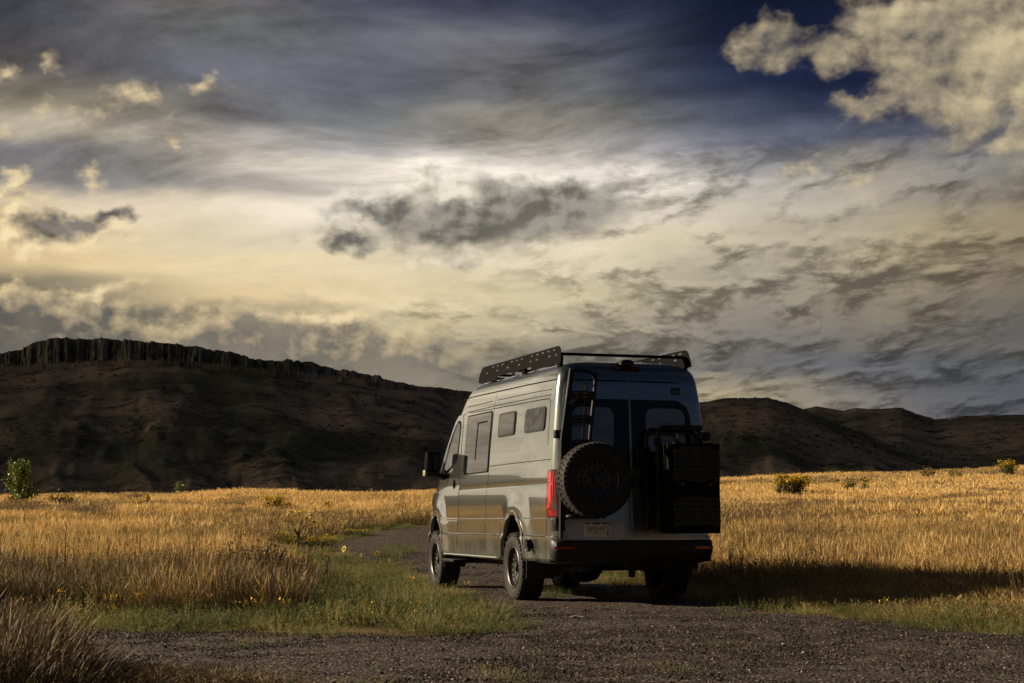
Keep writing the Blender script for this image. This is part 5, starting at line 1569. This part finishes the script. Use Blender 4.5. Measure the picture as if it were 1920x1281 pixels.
def shrub(name, loc, w, h, label, cat='shrub', group=None, leaf='bush', flowers=0.0, seed=1, nst=26, dens=1.0, lean=0.0, ls=1.0):
    rng = np.random.default_rng(seed); root = empty(name, loc); tag(root, label, cat, group)
    bm = bmesh.new(); C = []; Fl = []
    lobes = [(rng.uniform(-.36, .36) * w, rng.uniform(-.36, .36) * w, rng.uniform(.65, 1.0)) for _ in range(max(3, int(nst / 4)))]
    for i in range(nst):
        lx, ly, lh = lobes[i % len(lobes)]
        tip = Vector((lx + rng.normal(0, .09) * w + lean * w * .3, ly + rng.normal(0, .09) * w, h * lh * rng.uniform(.75, 1.0)))
        b0 = Vector((lx * .25 + rng.normal(0, .02) * w, ly * .25 + rng.normal(0, .02) * w, -.04)); mid = b0.lerp(tip, .5) + Vector((lx * .15, ly * .15, 0))
        tube(bm, [b0, mid, tip], [h * .012, h * .008, h * .004], 4, False)
        for j in range(int(22 * dens)):
            t = rng.uniform(.25, 1.0); p = mid.lerp(tip, (t - .5) * 2) if t > .5 else b0.lerp(mid, t * 2)
            C.append(np.array(p) + rng.normal(0, .055, 3) * w * (.4 + t))
        if flowers:
            for j in range(int(20 * flowers * dens)): Fl.append(np.array(tip) + rng.normal(0, 1, 3) * np.array([.055 * w, .055 * w, .04 * h]))
    obj('stem', bm, M['bushdark'], root)
    C = np.array(C); C[:, 2] = np.maximum(C[:, 2], .02)
    Vt, F = leaf_cards(rng, C, ls * .085 * max(w, h) ** .7); me = mesh_np('foliage', Vt, F, np.repeat(np.clip(rng.normal(.5, .25, len(C)), 0, 1), 4), M[leaf]); o = bpy.data.objects.new('foliage', me); COL.objects.link(o); o.parent = root
    if flowers:
        Fl = np.array(Fl); Vt, F = leaf_cards(rng, Fl, ls * .065 * max(w, h) ** .6, .9); me = mesh_np('blossom', Vt, F, np.repeat(rng.uniform(0, 1, len(Fl)), 4), M['flower']); o = bpy.data.objects.new('blossom', me); COL.objects.link(o); o.parent = root
    return root

def gz(x, y): return float(ground_z(np.array([x]), np.array([y]))[0])
def at(x, y): return (x, y, gz(x, y))

shrub('flowering_shrub', at(13.3, 76.4), 1.75, 1.37, 'large yellow-flowered shrub in the right field nearest the black box', flowers=1.2, seed=3, nst=40, dens=1.5, lean=.3)
shrub('grey_green_shrub', at(17.3, 79.0), 1.6, 0.90, 'low wide grey-green shrub right of the large yellow-flowered one', flowers=.12, seed=4, nst=30, dens=1.3)
shrub('dry_shrub', at(26.0, 98.5), 1.1, 1.17, 'upright brownish shrub near the crest of the right field', leaf='bushdark', flowers=.1, seed=5, nst=24, dens=1.3)
shrub('grey_green_shrub', at(27.9, 98.5), 1.3, 0.97, 'pale sparse shrub just right of the brownish one near the crest', seed=6, nst=18, dens=.8)
shrub('flowering_shrub', at(35.0, 110.0), 1.9, 1.57, 'dark flowering shrub at the far right edge of the field', flowers=.5, seed=7, nst=34, dens=1.4)
shrub('flowering_shrub', at(-9.3, 61.5), 1.25, 1.02, 'flowering shrub in the left field behind the sunflowers', flowers=.9, seed=8, nst=28, dens=1.3, lean=.3)
shrub('flowering_shrub', at(-7.3, 60.5), .9, 0.72, 'small yellow-topped shrub right of the one behind the sunflowers', flowers=.7, seed=9, nst=16)
shrub('flowering_shrub', at(-14.9, 63.5), .75, 1.02, 'narrow yellow-tipped shrub standing alone in the left field', flowers=.8, seed=10, nst=14)
shrub('dry_shrub', at(-19.0, 66.5), 1.6, 0.84, 'dark low shrub with a few yellow flowers near the young tree', leaf='bushdark', flowers=.3, seed=12, nst=26)
shrub('dry_shrub', at(-18.0, 75.0), .95, 0.72, 'small dark dry shrub right of the young tree', leaf='bushdark', seed=13, nst=16)
shrub('green_bush', (-25.5, 119.0, gz(-25.5, 119.0)), 1.3, 1.7, 'green pointed bush on the far crest of the left field', 'bush', leaf='treeleaf', seed=14, nst=22, dens=1.6)
shrub('green_bush', (-13.0, 121.0, gz(-13.0, 121.0)), .8, 1.05, 'small pale green bush on the crest near the middle of the left field', 'bush', leaf='treeleaf', seed=15, nst=10, dens=1.0)
# yellow daisies and dark clumps beside the track
shrub('flowering_weed', at(-4.45, 31.6), .85, .42, 'clump of yellow daisies at the foot of the tall sunflowers', 'wildflower', leaf='bush', flowers=.7, ls=.5, seed=16, nst=24, dens=1.2)
shrub('flowering_weed', at(-3.75, 31.9), .65, .36, 'yellow daisy clump between the sunflowers and the gravel', 'wildflower', leaf='bush', flowers=.9, ls=.5, seed=17, nst=18, dens=1.2)
shrub('flowering_weed', at(-3.6, 38.2), 1.1, .22, 'low yellow daisies along the far bend of the track', 'wildflower', leaf='bush', flowers=.25, seed=18, nst=18, ls=.45)
shrub('dry_weed', at(-3.05, 18.4), 1.0, .80, 'tall dark weathered weed clump where the grass meets the green strip', 'weed', leaf='bushdark', seed=19, nst=44, dens=2.4, ls=.38)
shrub('dry_weed', at(6.1, 18.0), .8, .40, 'dark leafy weed in the grass at the right edge', 'weed', leaf='bush', seed=20, nst=22, dens=1.5, ls=.5)

def build_tree():
    rng = np.random.default_rng(21); root = empty('young_tree', at(-23.5, 75.2))
    tag(root, 'young green cottonwood tree at the left edge of the field', 'tree')
    H = 2.45; bm = bmesh.new(); C = []
    tube(bm, [(0, 0, -.1), (.03, .02, .6), (-.02, .05, 1.3), (.05, 0, 2.2)], [.05, .042, .028, .008], 8)
    for i in range(36):
        z = rng.uniform(.12, 2.1); a = rng.uniform(0, 6.28); l = rng.uniform(.45, 1.0) * (1.0 if z < 1.5 else .62)
        e = Vector((math.cos(a) * l, math.sin(a) * l, z + l * rng.uniform(.35, .9))); m_ = Vector((math.cos(a) * l * .5, math.sin(a) * l * .5, z + l * .2))
        tube(bm, [(0, 0, z), m_, e], [.016, .010, .003], 5, False)
        for j in range(90):
            t = rng.uniform(.25, 1.05); p = m_.lerp(e, (t - .5) * 2) if t > .5 else Vector((0, 0, z)).lerp(m_, t * 2)
            C.append(np.array(p) + rng.normal(0, .075, 3))
    for j in range(120): C.append(np.array([.04, 0, rng.uniform(1.7, 2.45)]) + rng.normal(0, .09, 3))
    obj('trunk', bm, M['bark'], root, True)
    C = np.array(C); C[:, 2] = np.maximum(C[:, 2], .05)
    Vt, F = leaf_cards(rng, C, .095, .8); me = mesh_np('crown', Vt, F, np.repeat(np.clip(rng.normal(.5, .28, len(C)), 0, 1), 4), M['treeleaf']); o = bpy.data.objects.new('crown', me); COL.objects.link(o); o.parent = root
build_tree()

def flower_head(rng, root, c, r, face):
    """ray petals round a dark disc"""
    face = Vector(face).normalized(); u = face.orthogonal().normalized(); v = face.cross(u); Vs = []; Fs = []; va = []
    n = 15
    for k in range(n):
        a = 2 * math.pi * (k + rng.uniform(-.2, .2)) / n; d = u * math.cos(a) + v * math.sin(a); s = u * -math.sin(a) + v * math.cos(a)
        L = r * rng.uniform(.85, 1.1); b0 = len(Vs); back = face * rng.uniform(-.05, .25) * r
        for q in (c + d * r * .30, c + d * L * .65 + s * r * .15 + back * .5, c + d * L + back, c + d * L * .65 - s * r * .15 + back * .5): Vs.append(np.array(q))
        Fs.append([b0, b0 + 1, b0 + 2, b0 + 3]); va += [rng.uniform()] * 4
    me = mesh_np('petals', np.array(Vs), np.array(Fs), np.array(va), M['petal']); hd = bpy.data.objects.new('flower_head', me); COL.objects.link(hd); hd.parent = root
    bm = bmesh.new(); bmesh.ops.create_icosphere(bm, subdivisions=2, radius=r * .40)
    q = face.to_track_quat('Z', 'Y').to_matrix()
    for w in bm.verts: w.co = q @ Vector((w.co.x, w.co.y, w.co.z * .45)) + Vector(c) + face * r * .05
    o = obj('disc', bm, M['disc'], hd, True)

def sunflower(loc, heads, label, seed, h, leaves=14):
    """heads: (dx, dy, z, radius, facing yaw)"""
    rng = np.random.default_rng(seed); root = empty('sunflower', loc); tag(root, label, 'sunflower', 'sunflowers beside the track')
    top = Vector((0, 0, h * .45))
    bm = bmesh.new(); tube(bm, [(0, 0, -.05), (.01, 0, h * .25), top, (.02, 0, h * .7)], [.012, .011, .009, .005], 6); obj('stem', bm, M['stem'], root, True)
    for dx, dy, z, r, yaw in heads:
        s = Vector((0, 0, h * rng.uniform(.15, .5))) if len(heads) > 1 else Vector((0, 0, 0)); e = Vector((dx, dy, z)); bm = bmesh.new()
        tube(bm, [s, s.lerp(e, .5) + Vector((dx * .25, dy * .25, -.02)), e], [.007, .006, .004], 5); obj('branch', bm, M['stem'], root, True)
        f = Vector((math.sin(yaw * .4 - .7), -math.cos(yaw * .4 - .7), .25)); flower_head(rng, root, e + f * .012, r * 1.3, f)
    for k in range(leaves):
        a = rng.uniform(0, 6.28); z = rng.uniform(.02, h * .62); L = rng.uniform(.07, .15) * (1.2 if z < h * .3 else .7); rr = rng.uniform(0, .14)
        c = Vector((math.cos(a) * rr, math.sin(a) * rr, z)); d = Vector((math.cos(a), math.sin(a), rng.uniform(-.3, .4))); s = Vector((-math.sin(a), math.cos(a), 0)); dn = Vector((0, 0, -.25))
        P = [c, c + d * L * .4 + s * L * .32, c + d * L + dn * L * .5, c + d * L * .4 - s * L * .32, c + d * L * .5 + Vector((0, 0, L * .08))]
        me = mesh_np('leaf', np.array([np.array(p) for p in P]), np.array([[0, 1, 4], [1, 2, 4], [2, 3, 4], [3, 0, 4]]), np.full(5, rng.uniform()), M['stem']); o = bpy.data.objects.new('leaf', me); COL.objects.link(o); o.parent = root

sunflower(at(-4.15, 30.6), [(-.20, .0, .80, .040, -.9), (-.17, .05, .84, .032, -1.2), (-.065, .0, .81, .042, -.3), (.02, .0, .815, .040, .1), (.205, .0, .82, .044, .2), (.165, .0, .715, .046, .05),
                            (.30, .0, .635, .044, .7), (.255, .0, .755, .026, .9), (.06, .0, .69, .028, -1.3), (.035, .0, .60, .03, -1.5), (-.07, .0, .44, .026, 1.5), (.12, .0, .545, .024, .6), (-.245, 0, .73, .02, -1.3), (-.06, 0, .675, .018, 1.2)],
          'tall branching sunflower with many yellow heads left of the track', 31, .86, 34)
sunflower(at(-2.80, 26.4), [(0.0, 0.0, .325, .046, -.35)], 'single short sunflower standing at the edge of the gravel', 32, .31, 5)
sunflower(at(-2.36, 27.6), [(0.0, 0.0, .20, .036, 1.1)], 'small half-turned sunflower right of the single short one', 33, .19, 4)
sunflower(at(-2.62, 27.6), [(0.0, 0.0, .17, .026, -1.2)], 'tiny sunflower bud low between the two short sunflowers', 34, .16, 3)

# ------------------------------------------------------------------ a pale dry stick on the gravel, and masts far off on the hills
bm = bmesh.new(); tube(bm, [(-.085, 0, .014), (-.02, .03, .030), (.05, .01, .022), (.10, -.015, .010)], [.006, .008, .007, .004], 6); tube(bm, [(-.02, .03, .030), (.01, .09, .04)], [.005, .003], 5)
st = obj('dry_stick', bm, simple('pale_stick', (.42, .33, .20), .8, .2, 40), None, True); st.location = (.60, 14.56, gz(.60, 14.56) + .006)
tag(st, 'pale dry stick lying on the gravel behind the van', 'stick')

def hill_at(px, r):
    A = px_az(px); z = float(hill_z(np.array([A]), np.array([r]))[0]) - 4.5; return (r * math.sin(A), r * math.cos(A), z)
metal = simple('weathered_metal', (.05, .05, .05), .6)
def mast(name, loc, h, w, label, cat, lattice):
    root = empty(name, loc); tag(root, label, cat); bm = bmesh.new()
    if lattice:
        for sx in (-1, 1):
            for sy in (-1, 1): tube(bm, [(sx * w, sy * w, -1), (sx * w * .35, sy * w * .35, h * .7), (0, 0, h)], [.12, .10, .06], 4)
        obj('leg_frame', bm, metal, root); bm = bmesh.new(); n = 7
        for k in range(n):
            z0, z1 = h * .7 * k / n, h * .7 * (k + 1) / n; a, b_ = w * (1 - .65 * k / n), w * (1 - .65 * (k + 1) / n)
            for s in (-1, 1): tube(bm, [(-a * s, -a, z0), (b_ * s, -b_, z1)], .06, 4); tube(bm, [(-a * s, a, z0), (b_ * s, b_, z1)], .06, 4)
        obj('bracing', bm, metal, root)
        for z in (.72, .86):
            bm = bmesh.new(); tube(bm, [(-w * 1.5, 0, h * z), (0, 0, h * z + .3), (w * 1.5, 0, h * z)], .09, 4); obj('cross_arm', bm, metal, root)
    else:
        tube(bm, [(0, 0, -1), (0, 0, h)], [.14, .10], 6); obj('pole', bm, metal, root)
        bm = bmesh.new(); tube(bm, [(-.9, 0, h * .92), (.9, 0, h * .92)], .07, 4); obj('cross_arm', bm, metal, root)
mast('lattice_tower', hill_at(451, 470), 9.0, 1.1, 'faint lattice power tower at the foot of the left hillside', 'tower', True)
mast('utility_pole', hill_at(245, 560), 7.5, .5, 'thin dark utility pole low on the slope below the cliff', 'pole', False)
mast('radio_mast', hill_at(1775, 935), 4.5, .4, 'thin radio mast on the skyline of the right hills', 'mast', False)
